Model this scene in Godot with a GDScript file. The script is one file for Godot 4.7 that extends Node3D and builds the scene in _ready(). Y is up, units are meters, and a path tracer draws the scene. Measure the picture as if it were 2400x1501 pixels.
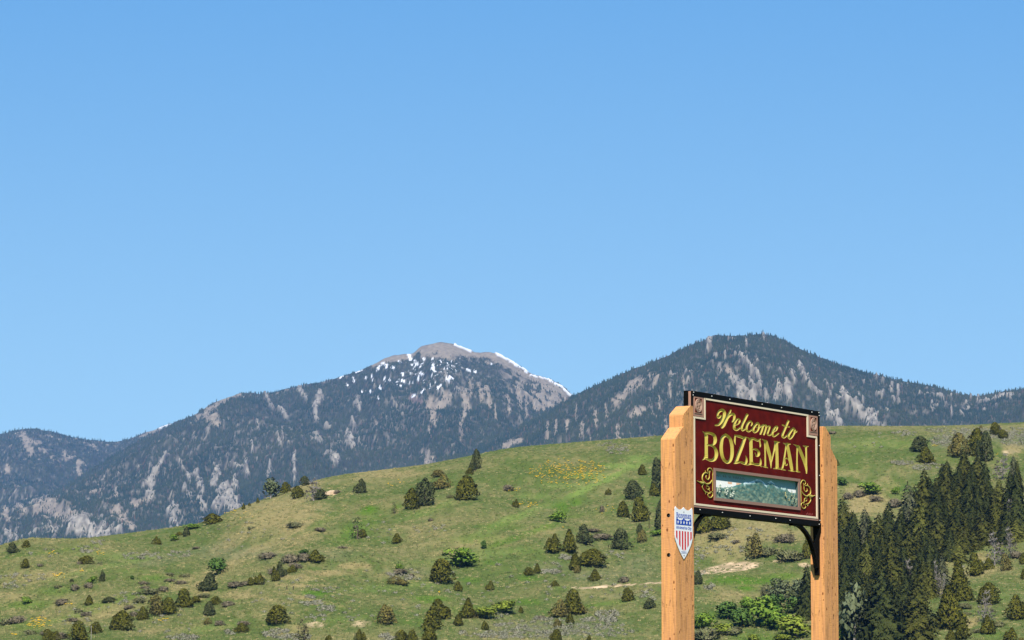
extends Node3D
# A hillside of juniper and grass below two forested mountains, with a carved wooden welcome sign on two timber posts.

const F := 9000.0                      # focal length of the photograph in its own pixels (2400 wide)
const PITCH := 0.112574                # 6.45 degrees up
const EYE := 1.6
const FOOT := 575.0                    # where the hill starts to climb, metres from the eye

var rng := RandomNumberGenerator.new()
var names := {}
var said := {}
var broad := FastNoiseLite.new()
var mid := FastNoiseLite.new()
var fine := FastNoiseLite.new()
var ridged := FastNoiseLite.new()
var ridges: Array = []                 # skylines as tables over the azimuth
var foot_slope := 0.0
var m_leaf: StandardMaterial3D
var m_bark: StandardMaterial3D
var m_dead: StandardMaterial3D
var protos := {}
var grid_cols := PackedFloat32Array()
var sign_root: Node3D


func lin(r: float, g: float, b: float) -> Color:
	return Color(r, g, b).linear_to_srgb()


func mat(c: Color, rough := 0.9, spec := 0.3) -> StandardMaterial3D:
	var m := StandardMaterial3D.new()
	m.albedo_color = c
	m.roughness = rough
	m.metallic_specular = spec
	return m


func _ready() -> void:
	rng.seed = 7
	# camera
	var cam := Camera3D.new()
	cam.name = "camera"
	cam.fov = rad_to_deg(2.0 * atan(750.5 / F))
	cam.near = 0.5
	cam.far = 40000.0
	add_child(cam)
	cam.position = Vector3(0, EYE, 0)
	cam.rotation.x = PITCH
	cam.current = true
	# sky, air and exposure
	var sky := ProceduralSkyMaterial.new()
	sky.sky_top_color = lin(0.0, 0.186, 0.565)
	sky.sky_horizon_color = lin(0.615, 0.925, 1.0)
	sky.sky_curve = 0.0857
	sky.ground_horizon_color = lin(0.30, 0.36, 0.26)
	sky.ground_bottom_color = lin(0.16, 0.17, 0.09)
	sky.sun_angle_max = 4.0
	var env := Environment.new()
	env.background_mode = Environment.BG_SKY
	env.sky = Sky.new()
	env.sky.sky_material = sky
	env.background_energy_multiplier = 0.74
	env.tonemap_mode = Environment.TONE_MAPPER_LINEAR
	env.tonemap_exposure = 1.7
	env.fog_enabled = true
	env.fog_density = 0.000034
	env.fog_light_color = lin(0.20, 0.50, 1.0)
	env.sdfgi_enabled = true
	env.ssao_enabled = true
	env.ssil_enabled = true
	var we := WorldEnvironment.new()
	we.name = "world"
	we.environment = env
	add_child(we)
	# sun, high behind the viewer
	var sun := DirectionalLight3D.new()
	sun.name = "sun"
	sun.light_energy = 1.6
	sun.light_color = Color(1.0, 0.96, 0.9)
	sun.light_angular_distance = 0.5
	sun.shadow_enabled = true
	add_child(sun)
	var el := deg_to_rad(50.0)
	var to_sun := Vector3(-0.02 * cos(el), sin(el), 1.0 * cos(el)).normalized()
	sun.look_at_from_position(to_sun * 100.0, Vector3.ZERO, Vector3.UP)
	setup()
	build_ground()
	build_hill()
	build_mountains()
	build_sign()
	build_plants()
	build_cover()


# ---------------------------------------------------------------- helpers
func numbered(called: String) -> String:
	var n: int = names.get(called, 0)
	names[called] = n + 1
	return called if n == 0 else "%s_%03d" % [called, n]


func put(called: String, mesh: Mesh, m: Material, parent: Node3D = null) -> MeshInstance3D:
	var o := MeshInstance3D.new()
	o.mesh = mesh
	if m:
		o.material_override = m
	if parent:
		o.name = called
		parent.add_child(o, true)
	else:
		o.name = numbered(called)
		add_child(o, true)
	return o


func tag(o: Node, label: String, category := "", group := "", kind := "") -> void:
	if label:
		o.set_meta("label", label)
	if category:
		o.set_meta("category", category)
	if group:
		o.set_meta("group", group)
	if kind:
		o.set_meta("kind", kind)


# a pixel of the photograph as (azimuth, tangent of the elevation) of its line of sight
func ray(x: float, y: float) -> Vector2:
	var u := (x - 1200.0) / F
	var v := (750.5 - y) / F
	var fw := cos(PITCH) - v * sin(PITCH)
	var up := v * cos(PITCH) + sin(PITCH)
	return Vector2(atan2(u, fw), up / sqrt(u * u + fw * fw))


# the row of the photograph in which something at this azimuth and elevation is seen
func row_of(a: float, e: float) -> float:
	var x := sin(a)
	var z := cos(a)
	var fw := z * cos(PITCH) + e * sin(PITCH)
	var up := e * cos(PITCH) - z * sin(PITCH)
	return 750.5 - F * up / fw


func col_of(a: float, e: float) -> float:
	return 1200.0 + F * sin(a) / (cos(a) * cos(PITCH) + e * sin(PITCH))


# a skyline "x y x y ..." as a table of elevations over azimuth -0.72..0.72
func skyline(s: String) -> PackedFloat32Array:
	var p := s.split(" ")
	var ax := PackedFloat32Array()
	var ey := PackedFloat32Array()
	for i in p.size() / 2:
		var r := ray(float(p[2 * i]), float(p[2 * i + 1]))
		ax.append(r.x)
		ey.append(r.y)
	return table(ax, ey)


func table(ax: PackedFloat32Array, ey: PackedFloat32Array) -> PackedFloat32Array:
	var out := PackedFloat32Array()
	out.resize(2881)
	var k := 0
	var n := ax.size()
	for i in 2881:
		var a := -0.72 + i * 0.0005
		while k < n - 2 and ax[k + 1] < a:
			k += 1
		if a <= ax[0]:
			out[i] = ey[0]
		elif a >= ax[n - 1]:
			out[i] = ey[n - 1]
		else:
			var k0 := maxi(k - 1, 0)
			var k3 := mini(k + 2, n - 1)
			var t := (a - ax[k]) / (ax[k + 1] - ax[k])
			var m0 := (ey[k + 1] - ey[k0]) / maxf(ax[k + 1] - ax[k0], 1e-6) * (ax[k + 1] - ax[k])
			var m1 := (ey[k3] - ey[k]) / maxf(ax[k3] - ax[k], 1e-6) * (ax[k + 1] - ax[k])
			var t2 := t * t
			var t3 := t2 * t
			out[i] = (2 * t3 - 3 * t2 + 1) * ey[k] + (t3 - 2 * t2 + t) * m0 + (-2 * t3 + 3 * t2) * ey[k + 1] + (t3 - t2) * m1
	return out


func look(t: PackedFloat32Array, a: float) -> float:
	var f := clampf((a + 0.72) / 0.0005, 0.0, 2879.0)
	var i := int(f)
	return lerpf(t[i], t[i + 1], f - i)


func at_az(a: float, d: float, h: float) -> Vector3:
	return Vector3(sin(a) * d, h, -cos(a) * d)


# a mesh builder for loose triangles
class Bits:
	var v := PackedVector3Array()
	var n := PackedVector3Array()
	var c := PackedColorArray()

	func tri(p: Vector3, q: Vector3, r: Vector3, nor: Vector3, col: Color) -> void:
		if (r - p).cross(q - p).dot(nor) < 0.0:
			var s := q
			q = r
			r = s
		v.append(p)
		v.append(q)
		v.append(r)
		for i in 3:
			n.append(nor)
			c.append(col)

	func flat(p: Vector3, q: Vector3, r: Vector3, col: Color) -> void:
		var g := (r - p).cross(q - p)
		if g.length_squared() > 1e-18:
			tri(p, q, r, g.normalized(), col)

	func quad(p: Vector3, q: Vector3, r: Vector3, s: Vector3, col: Color) -> void:
		flat(p, q, r, col)
		flat(p, r, s, col)

	func box(lo: Vector3, hi: Vector3, col := Color.WHITE) -> void:
		var k: Array[Vector3] = []
		for i in 8:
			k.append(Vector3(hi.x if i & 1 else lo.x, hi.y if i & 2 else lo.y, hi.z if i & 4 else lo.z))
		quad(k[0], k[2], k[3], k[1], col)
		quad(k[4], k[5], k[7], k[6], col)
		quad(k[0], k[1], k[5], k[4], col)
		quad(k[2], k[6], k[7], k[3], col)
		quad(k[0], k[4], k[6], k[2], col)
		quad(k[1], k[3], k[7], k[5], col)

	# a tapering limb with round shading
	func limb(p: Vector3, q: Vector3, r0: float, r1: float, sides: int, col: Color) -> void:
		var d := (q - p).normalized()
		var a := d.cross(Vector3(0.31, 0.17, 0.93)).normalized()
		var b := d.cross(a)
		for i in sides:
			var t0 := TAU * i / sides
			var t1 := TAU * (i + 1) / sides
			var u := a * cos(t0) + b * sin(t0)
			var w := a * cos(t1) + b * sin(t1)
			var nn := (u + w).normalized()
			tri(p + u * r0, p + w * r0, q + w * r1, nn, col)
			tri(p + u * r0, q + w * r1, q + u * r1, nn, col)

	# stretch to a box one wide and one high; the few strays past it count for little
	func fit() -> void:
		var xs := PackedFloat32Array()
		var top := 0.0
		for p in v:
			xs.append(maxf(absf(p.x), absf(p.z)))
			top = maxf(top, p.y)
		xs.sort()
		var w := 0.5 / maxf(xs[int(xs.size() * 0.965)], 0.05)
		for i in v.size():
			v[i] = Vector3(v[i].x * w, v[i].y / top, v[i].z * w)

	func mesh() -> ArrayMesh:
		var arr := []
		arr.resize(Mesh.ARRAY_MAX)
		arr[Mesh.ARRAY_VERTEX] = v
		arr[Mesh.ARRAY_NORMAL] = n
		arr[Mesh.ARRAY_COLOR] = c
		var m := ArrayMesh.new()
		m.add_surface_from_arrays(Mesh.PRIMITIVE_TRIANGLES, arr)
		return m


# a mesh over a grid of nc columns (left to right) by nr rows (near to far)
func grid_mesh(pos: PackedVector3Array, col: PackedColorArray, nc: int, nr: int) -> ArrayMesh:
	var nor := PackedVector3Array()
	nor.resize(pos.size())
	for i in nc:
		var i0 := maxi(i - 1, 0) * nr
		var i1 := mini(i + 1, nc - 1) * nr
		for j in nr:
			var dx := pos[i1 + j] - pos[i0 + j]
			var dz := pos[i * nr + mini(j + 1, nr - 1)] - pos[i * nr + maxi(j - 1, 0)]
			nor[i * nr + j] = dx.cross(dz).normalized()
	var idx := PackedInt32Array()
	idx.resize((nc - 1) * (nr - 1) * 6)
	var k := 0
	for i in nc - 1:
		for j in nr - 1:
			var p := i * nr + j
			var q := p + nr
			idx[k] = p
			idx[k + 1] = p + 1
			idx[k + 2] = q + 1
			idx[k + 3] = p
			idx[k + 4] = q + 1
			idx[k + 5] = q
			k += 6
	var arr := []
	arr.resize(Mesh.ARRAY_MAX)
	arr[Mesh.ARRAY_VERTEX] = pos
	arr[Mesh.ARRAY_NORMAL] = nor
	arr[Mesh.ARRAY_COLOR] = col
	arr[Mesh.ARRAY_INDEX] = idx
	var m := ArrayMesh.new()
	m.add_surface_from_arrays(Mesh.PRIMITIVE_TRIANGLES, arr)
	return m


func many(called: String, mesh: Mesh, m: Material, buf: PackedFloat32Array, label: String, category: String) -> void:
	var mm := MultiMesh.new()
	mm.transform_format = MultiMesh.TRANSFORM_3D
	mm.use_colors = true
	mm.mesh = mesh
	mm.instance_count = buf.size() / 16
	mm.buffer = buf
	var o := MultiMeshInstance3D.new()
	o.name = numbered(called)
	o.multimesh = mm
	o.material_override = m
	add_child(o, true)
	tag(o, label, category, "", "stuff")


func push(buf: PackedFloat32Array, b: Basis, p: Vector3, c: Color) -> void:
	buf.append_array(PackedFloat32Array([b.x.x, b.y.x, b.z.x, p.x, b.x.y, b.y.y, b.z.y, p.y, b.x.z, b.y.z, b.z.z, p.z, c.r, c.g, c.b, 1.0]))


func setup() -> void:
	broad.seed = 3
	broad.frequency = 1.0
	broad.fractal_octaves = 3
	mid.seed = 11
	mid.frequency = 1.0
	mid.fractal_octaves = 4
	fine.seed = 23
	fine.frequency = 1.0
	fine.fractal_octaves = 2
	ridged.seed = 5
	ridged.frequency = 1.0
	ridged.fractal_type = FastNoiseLite.FRACTAL_RIDGED
	ridged.fractal_octaves = 4
	m_leaf = mat(Color.WHITE, 0.85, 0.25)
	m_leaf.vertex_color_use_as_albedo = true
	m_leaf.backlight_enabled = true
	m_leaf.backlight = Color(0.3, 0.3, 0.3)
	m_bark = mat(lin(0.10, 0.075, 0.055))
	m_dead = mat(lin(0.22, 0.20, 0.18))


# ---------------------------------------------------------------- ground and hill
func build_ground() -> void:
	var g := Bits.new()
	for i in 48:
		var a := TAU * i / 48
		var b := TAU * (i + 1) / 48
		g.tri(Vector3.ZERO, Vector3(sin(a), 0, cos(a)) * 12000.0, Vector3(sin(b), 0, cos(b)) * 12000.0, Vector3.UP, Color.WHITE)
	var m := mat(Color.WHITE, 1.0, 0.1)
	var n := FastNoiseLite.new()
	n.frequency = 0.02
	n.fractal_octaves = 4
	var t := NoiseTexture2D.new()
	t.width = 256
	t.height = 256
	t.seamless = true
	t.noise = n
	var gr := Gradient.new()
	gr.set_color(0, lin(0.09, 0.13, 0.035))
	gr.set_color(1, lin(0.20, 0.20, 0.075))
	t.color_ramp = gr
	m.albedo_texture = t
	m.uv1_triplanar = true
	m.uv1_world_triplanar = true
	m.uv1_scale = Vector3(0.03, 0.03, 0.03)
	tag(put("ground", g.mesh(), m), "flat grassy ground at the foot of the hill", "ground", "", "structure")


func hill_tables() -> void:
	if ridges.size():
		return
	ridges.append(skyline("-6000 1330 -1500 1320 -300 1305 0 1283 100 1273 250 1256 400 1237 480 1223 560 1191 640 1163 700 1139 780 1117 900 1101 1000 1088 1100 1069 1200 1050 1300 1041 1400 1033 1540 1022 1700 1009 1960 999 2100 999 2250 997 2400 990 2700 980 3500 1000 8000 1100"))
	ridges.append(table(PackedFloat32Array([-0.5, -0.133, -0.08, -0.03, 0.03, 0.133, 0.5]), PackedFloat32Array([780.0, 770.0, 790.0, 830.0, 870.0, 900.0, 900.0])))
	foot_slope = ray(1200, 1560).y


func hill_e(a: float, d: float) -> float:
	var R := look(ridges[1], a)
	var s := (d - FOOT) / (R - FOOT)
	var g := maxf(1.0 - pow(absf(1.0 - s), 1.6), 0.0)
	var er := look(ridges[0], a)
	var x := a * 800.0
	var w := clampf(s * 3.0, 0.0, 1.0) * smoothstep(1.0, 0.72, s)
	var b := broad.get_noise_2d(x / 80.0 + d / 170.0, d / 110.0 - x / 260.0) * 5.0 + mid.get_noise_2d(x / 26.0, d / 22.0) * 0.9
	return foot_slope + (er - foot_slope) * g + b * w / d


func hill_h(a: float, d: float) -> float:
	if d < FOOT:
		return -0.3 + smoothstep(150.0, FOOT, d) * (EYE + FOOT * foot_slope + 0.3)
	var bump := fine.get_noise_2d(sin(a) * d / 2.6, d / 2.6) * 0.03
	return EYE + d * hill_e(a, d) + bump


# where the line of sight through a pixel meets the hill: (azimuth, distance)
func hit(x: float, y: float) -> Vector2:
	var r := ray(x, y)
	var R := look(ridges[1], r.x)
	var d := FOOT - 30.0
	while d < R and EYE + d * r.y > hill_h(r.x, d):
		d += 3.0
	if d >= R:
		return Vector2(r.x, R)
	var lo := d - 3.0
	for i in 6:
		var m := (lo + d) / 2
		if EYE + m * r.y > hill_h(r.x, m):
			lo = m
		else:
			d = m
	return Vector2(r.x, d)


func on_hill(x: float, y: float) -> Vector3:
	var p := hit(x, y)
	return at_az(p.x, p.y, hill_h(p.x, p.y))


# patches of other ground: "x y rx ry kind strength [tilt]"
const PATCHES := """1705 1333 74 10 soil .85 -8
1665 1340 34 6 soil .8 -8
1745 1324 26 7 soil .8
1825 1316 18 5 soil .5
1885 1326 14 6 soil .7
1440 1374 112 2.4 soil .95 -4
1345 1379 18 3 soil .6
1420 1125 145 10 bright .95 -25
1210 1213 110 11 bright .7 -22
1440 1108 56 6 tan .6 -25
1240 1250 130 9 lush .6 -20
1080 1285 120 8 tan .45 -14
850 1235 70 20 lush .45 -35
720 1405 90 5 tan .7 12
600 1400 70 7 tan .6 8
430 1300 130 12 grey .4 -14
250 1330 150 7 bright .5 -12
150 1290 130 6 lush .4 -8
300 1400 160 9 lush .45 -16
530 1330 80 13 tan .6 -20
1500 1330 60 36 grey .35
1150 1300 200 12 bright .4 -6
900 1380 160 10 bright .4 -4
1390 1420 120 7 lush .55 -8
620 1280 120 12 tan .5 -24
760 1220 60 10 lush .35 -30
1000 1200 90 10 bright .4 -20
160 1450 90 9 lush .5 -14
500 1470 90 10 bright .4 -10
820 1450 120 8 bright .35 -6
2060 1040 120 14 bright .4 2
2000 1110 60 12 tan .5 8
777 1156 18 5 soil .9
2372 1060 24 6 soil .5
2375 1052 30 20 tan .9
845 1463 26 9 soil .4
740 1465 24 6 soil .6
680 1480 40 16 tan .6
660 1208 120 55 tan .75
700 1140 70 18 tan .6
900 1112 90 14 tan .7
470 1382 36 22 tan .8
560 1396 70 10 tan .6
120 1350 110 14 tan .5 -10
60 1440 60 14 tan .4
230 1440 120 16 tan .45 -12
420 1370 60 16 tan .6 -20
560 1260 70 16 tan .4 -30
700 1270 60 20 tan .5 -20
360 1480 80 10 tan .4 -10
700 1356 60 9 tan .8
760 1345 60 8 tan .9
830 1328 50 8 tan .8
690 1374 60 4 tan .8
640 1440 90 22 tan .35
1000 1250 80 25 tan .25
1250 1250 60 20 tan .3
1840 1255 60 30 tan .5
1700 1265 110 45 tan .75
1790 1240 90 40 tan .6
2030 1180 60 34 tan 1
2000 1150 40 14 tan .7
2080 1140 30 30 tan .5
1700 1400 60 25 tan .5
2300 1310 30 14 tan .8
2300 1340 60 18 tan .5
2275 1460 18 14 tan .8
2210 1390 12 14 tan .8
1890 1440 40 40 tan .3
1400 1115 80 10 bright .6
1470 1095 60 11 bright .9
1330 1140 70 9 bright .6
1260 1165 60 9 bright .4
1500 1075 40 10 bright .7
862 1195 24 9 lush 1
855 1203 34 8 lush .7
835 1245 34 22 lush .7
800 1270 40 12 lush .4
930 1190 14 8 lush .5
1110 1265 90 12 lush .35
1180 1235 90 10 lush .4
1320 1190 26 16 lush .7
1350 1180 20 10 lush .7
1010 1405 58 10 lush .8
745 1391 42 7 lush .9
1100 1360 30 10 lush .6
1160 1320 26 7 lush .5
1240 1357 30 6 lush .6
1225 1412 40 9 lush .6
1090 1430 80 12 lush .4
1320 1380 40 6 lush .5
1760 1362 110 14 lush .9
1750 1380 40 9 lush .9
1840 1352 60 12 lush .7
1700 1440 60 16 lush .5
60 1420 60 12 lush .5
120 1385 70 12 lush .4
70 1470 50 18 lush .5
350 1355 60 12 lush .5
300 1340 50 10 lush .3
280 1310 60 8 lush .4
1780 1500 90 20 lush .6
2000 1080 60 40 lush .15
2100 1150 40 20 lush .3
1000 1320 120 10 bright .3
760 1420 60 12 lush .3
980 1460 60 12 lush .3
2330 1400 50 14 bright .3
2320 1490 60 12 lush .4
1180 1500 140 14 tan .3
560 1440 40 14 tan .3
220 1300 120 10 bright .3
100 1350 60 10 tan .4
30 1400 50 12 tan .5
560 1300 120 20 grey .4
340 1310 90 18 grey .35
2300 1022 100 16 grey .8
2380 1030 60 20 grey .6
2210 1035 34 16 grey .7
1300 1475 190 26 grey .55
1420 1350 90 22 grey .4
1300 1330 60 14 grey .3
960 1345 60 14 grey .3
1480 1400 70 12 grey .3
780 1300 60 16 grey .3
1680 1240 40 10 grey .5"""


func build_hill() -> void:
	hill_tables()
	var az := PackedFloat32Array()
	for i in 36:
		az.append(-0.62 + 0.43 * i / 36.0)
	var nmid := 1040
	for i in nmid:
		az.append(-0.19 + 0.38 * i / nmid)
	for i in 37:
		az.append(0.19 + 0.43 * i / 36.0)
	var nc := az.size()
	var near := 40
	var rise := 250
	var back := 18
	var nr := near + rise + back
	var pos := PackedVector3Array()
	pos.resize(nc * nr)
	var dist := PackedFloat32Array()
	dist.resize(nc * nr)
	var rowy := PackedFloat32Array()
	rowy.resize(nc * nr)
	var colx := PackedFloat32Array()
	colx.resize(nc)
	for i in nc:
		var a := az[i]
		var R := look(ridges[1], a)
		colx[i] = col_of(a, 0.05)
		for j in nr:
			var d := 0.0
			if j < near:
				d = lerpf(150.0, FOOT - 3.0, float(j) / near)
			elif j < near + rise:
				var k := float(j - near) / rise
				d = lerpf(FOOT, R, 1.0 - pow(1.0 - k, 1.0 / 1.6))
			else:
				d = R * (1.0 + 0.025 * (j - near - rise))
			var h := hill_h(a, d)
			pos[i * nr + j] = at_az(a, d, h)
			dist[i * nr + j] = d
			rowy[i * nr + j] = row_of(a, (h - EYE) / d)
	# what grows: shares of dry, lush, bright, soil and grey ground
	var col := PackedColorArray()
	col.resize(nc * nr)
	var share := PackedFloat32Array()
	share.resize(nc * nr * 5)
	var order := ["tan", "lush", "bright", "soil", "grey"]
	for line in PATCHES.split("\n"):
		var p := line.split(" ")
		var k := order.find(p[4])
		var cx := float(p[0])
		var cy := float(p[1])
		var rx := float(p[2])
		var ry := float(p[3])
		var s := float(p[5])
		var tilt := deg_to_rad(float(p[6])) if p.size() > 6 else 0.0
		var reach := rx if p.size() < 7 else maxf(rx * cos(tilt), ry) + 4.0
		var tall := ry if p.size() < 7 else absf(rx * sin(tilt)) + ry
		var crisp := 0.25 if k == 3 else 0.7
		for i in nc:
			if absf(colx[i] - cx) > reach * 1.7:
				continue
			for j in range(near, near + rise + 4):
				var o := i * nr + j
				var dy := rowy[o] - cy
				if absf(dy) > tall * 1.7:
					continue
				var q := pos[o]
				var r := (Vector2(colx[i] - cx, dy).rotated(-tilt) / Vector2(rx, ry)).length() + mid.get_noise_2d(q.x / 9.0, q.z / 14.0) * 0.55
				var w := s * smoothstep(1.0 + crisp * 0.4, 1.0 - crisp, r)
				share[o * 5 + k] = maxf(share[o * 5 + k], w)
	for o in nc * nr:
		col[o] = ground_color(pos[o], share[o * 5], share[o * 5 + 1], share[o * 5 + 2], share[o * 5 + 3], share[o * 5 + 4])
	var m := mat(Color.WHITE, 1.0, 0.1)
	m.vertex_color_use_as_albedo = true
	tag(put("hillside", grid_mesh(pos, col, nc, nr), m), "long green hillside of spring grass with tan dry patches", "hill", "", "structure")
	# short grass and dry tufts all over it
	var tuft := Bits.new()
	for i in 5:
		var t := rng.randf() * TAU
		var o := Vector3(cos(t), 0, sin(t)) * rng.randf() * 0.36
		var up := Vector3(rng.randfn() * 0.03, rng.randf_range(0.06, 0.17), rng.randfn() * 0.03)
		var r := rng.randf_range(0.05, 0.11)
		var k := rng.randf_range(0.85, 1.15)
		for j in 3:
			var u := Vector3(cos(t + TAU * j / 3), 0, sin(t + TAU * j / 3))
			var w := Vector3(cos(t + TAU * (j + 1) / 3), 0, sin(t + TAU * (j + 1) / 3))
			tuft.tri(o + u * r - Vector3(0, 0.03, 0), o + w * r - Vector3(0, 0.03, 0), o + up, ((u + w) * 0.5 + Vector3.UP * 0.9).normalized(), Color(k, k, k))
	var buf := PackedFloat32Array()
	for n in 236000:
		var i := 36 + rng.randi() % nmid
		var j := near + int(pow(rng.randf(), 1.0) * (rise + 1))
		if rowy[i * nr + j] > 1530.0:
			continue
		var o := i * nr + j
		var p := pos[o].lerp(pos[o + nr], rng.randf()).lerp(pos[o + 1], rng.randf() * 0.5)
		var soil := share[o * 5 + 3]
		if rng.randf() < soil * 0.93:
			continue
		var c := ground_color(p + Vector3(rng.randfn(), 0, rng.randfn()) * 1.2, share[o * 5], share[o * 5 + 1], share[o * 5 + 2], 0.0, share[o * 5 + 4])
		var dry := rng.randf()
		if dry < 0.10 + 0.3 * share[o * 5]:
			c = c.lerp(Color(0.28, 0.23, 0.11), 0.6)
		elif dry > 0.80:
			c = c.lerp(Color(0.035, 0.060, 0.014), 0.55)
		c *= rng.randf_range(0.68, 1.22)
		var sc := rng.randf_range(0.7, 1.5)
		push(buf, Basis(Vector3.UP, rng.randf() * TAU).scaled(Vector3(sc, sc * rng.randf_range(0.7, 1.3), sc)), p, c)
	var gm := mat(Color.WHITE, 0.9, 0.15)
	gm.vertex_color_use_as_albedo = true
	many("grass", tuft.mesh(), gm, buf, "short spring grass and dry tufts covering the hillside", "grass")


func ground_color(p: Vector3, dry: float, lush: float, bright: float, soil: float, grey: float) -> Color:
	var n1 := broad.get_noise_2d(p.x / 130.0, p.z / 90.0)
	var n2 := mid.get_noise_2d(p.x / 24.0 + 40.0, p.z / 34.0)
	var n3 := fine.get_noise_2d(p.x / 3.0, p.z / 4.5)
	var c := Color(0.068, 0.096, 0.026)
	c = c.lerp(Color(0.150, 0.142, 0.058), clampf(0.36 + n1 * 0.75 + n2 * 0.9 + n3 * 0.55 + dry * 0.75, 0.0, 1.0) * 0.85)
	c = c.lerp(Color(0.255, 0.200, 0.092), clampf(dry * 0.55 + n3 * 0.3, 0.0, 0.7))
	c = c.lerp(Color(0.135, 0.140, 0.088), clampf(grey * 0.6 + n3 * 0.2 * grey, 0.0, 0.8))
	c = c.lerp(Color(0.125, 0.180, 0.042), bright * 0.9)
	c = c.lerp(Color(0.058, 0.122, 0.012), clampf(lush * (0.95 + n3 * 0.4), 0.0, 1.0))
	c = c.lerp(Color(0.40, 0.295, 0.185) * (1.0 + n3 * 0.6), clampf(soil * (1.0 + n3 * 0.5), 0.0, 1.0))
	return c


# ---------------------------------------------------------------- mountains
# rock outcrops and clearings as strokes: "x y x y halfwidth kind", rock (grey cliff), bare (tan scree), snow
const OUTCROPS_LEFT := """389 1072 368 1105 6 rock
368 1105 352 1134 8 rock
356 1134 336 1140 5 rock
356 1136 349 1168 9 rock
345 1172 315 1182 9 bare
422 1087 446 1128 4 rock
460 1112 473 1150 7 rock
434 1146 448 1166 7 rock
510 1098 503 1138 10 rock
541 1089 564 1099 6 rock
575 1082 581 1120 6 rock
547 1126 554 1148 7 rock
527 1148 516 1190 16 rock
536 1160 552 1194 16 rock
470 1170 475 1190 9 rock
407 1200 412 1225 15 rock
633 1086 630 1112 7 rock
689 1066 690 1124 6 rock
100 1180 150 1206 26 bare
150 1206 195 1220 20 bare
180 1236 240 1256 24 rock
200 1210 200 1240 8 rock
262 1247 284 1247 7 rock
274 1196 290 1216 16 bare
296 1224 312 1236 9 bare
214 1154 240 1147 4 bare
270 1147 274 1164 6 bare
462 978 505 976 9 bare
490 985 510 995 8 bare
505 940 560 925 6 bare
480 965 530 935 7 bare
700 915 716 935 6 rock
752 926 738 955 9 rock
738 955 741 985 7 rock
836 940 838 956 8 rock
826 986 830 1010 5 rock
816 1020 826 1046 8 rock
918 935 930 958 4 rock
1008 940 1020 985 12 bare
1020 985 1018 1000 6 bare
1086 915 1094 960 8 bare
1090 960 1080 1000 5 bare
1080 1000 1079 1030 5 bare
1043 930 1030 952 14 bare
1000 1060 1008 1084 13 bare
764 1000 770 1004 5 rock
655 960 670 980 6 rock
600 990 606 1010 4 rock
650 1020 656 1046 4 rock
780 1075 790 1084 9 rock
590 1040 592 1060 4 rock
40 1180 60 1196 8 bare
10 1190 20 1220 8 bare
120 1234 130 1262 6 rock
20 1255 40 1268 8 rock
620 930 640 960 5 rock
660 1010 662 1030 3 rock
880 985 884 996 3 bare
964 930 980 942 9 brown
1140 910 1150 950 7 bare
1122 905 1130 935 5 bare
1100 890 1104 930 3 bare
1190 925 1196 970 4 bare
1232 930 1234 975 5 bare
1270 920 1274 960 6 bare
1300 925 1290 950 10 bare
1215 925 1220 955 7 bare
1160 950 1162 985 3 bare
1005 1000 1007 1020 3 bare
958 832 962 842 7 snow
972 848 976 854 5 snow
896 852 906 858 6 snow
888 860 884 868 5 snow
832 874 848 868 3 snow
1014 855 1016 867 5 snow
1030 846 1032 849 4 snow
993 840 995 846 4 snow
1094 866 1101 869 5 snow
1110 871 1115 872 4 snow
1052 884 1062 890 5 snow
1046 895 1050 899 5 snow
1025 909 1032 905 4 snow
984 922 994 918 4 snow
958 932 974 926 4 snow
962 876 965 880 4 snow
983 874 990 876 4 snow
979 886 981 892 3 snow
940 892 946 894 4 snow
938 904 942 906 4 snow
888 905 892 914 4 snow
866 917 868 920 3 snow
846 917 848 920 3 snow
826 886 829 896 3 snow
810 900 814 905 3 snow
918 860 922 863 4 snow
1048 852 1050 856 4 snow
1006 903 1008 912 2.5 snow
960 900 966 902 3 snow
944 876 945 880 3 snow
912 890 914 893 3 snow
870 880 872 890 3 snow
856 884 858 888 3 snow
796 886 806 880 2.5 snow
934 846 938 850 3 snow
1150 852 1152 854 3 snow
884 930 886 934 2.5 snow
1065 809 1104 825 5 ice
1164 830 1200 850 6 ice
1200 850 1236 873 5.5 ice
1243 880 1287 891 2.5 ice
1290 893 1316 908 5 ice
1316 908 1340 930 5 ice"""
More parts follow.
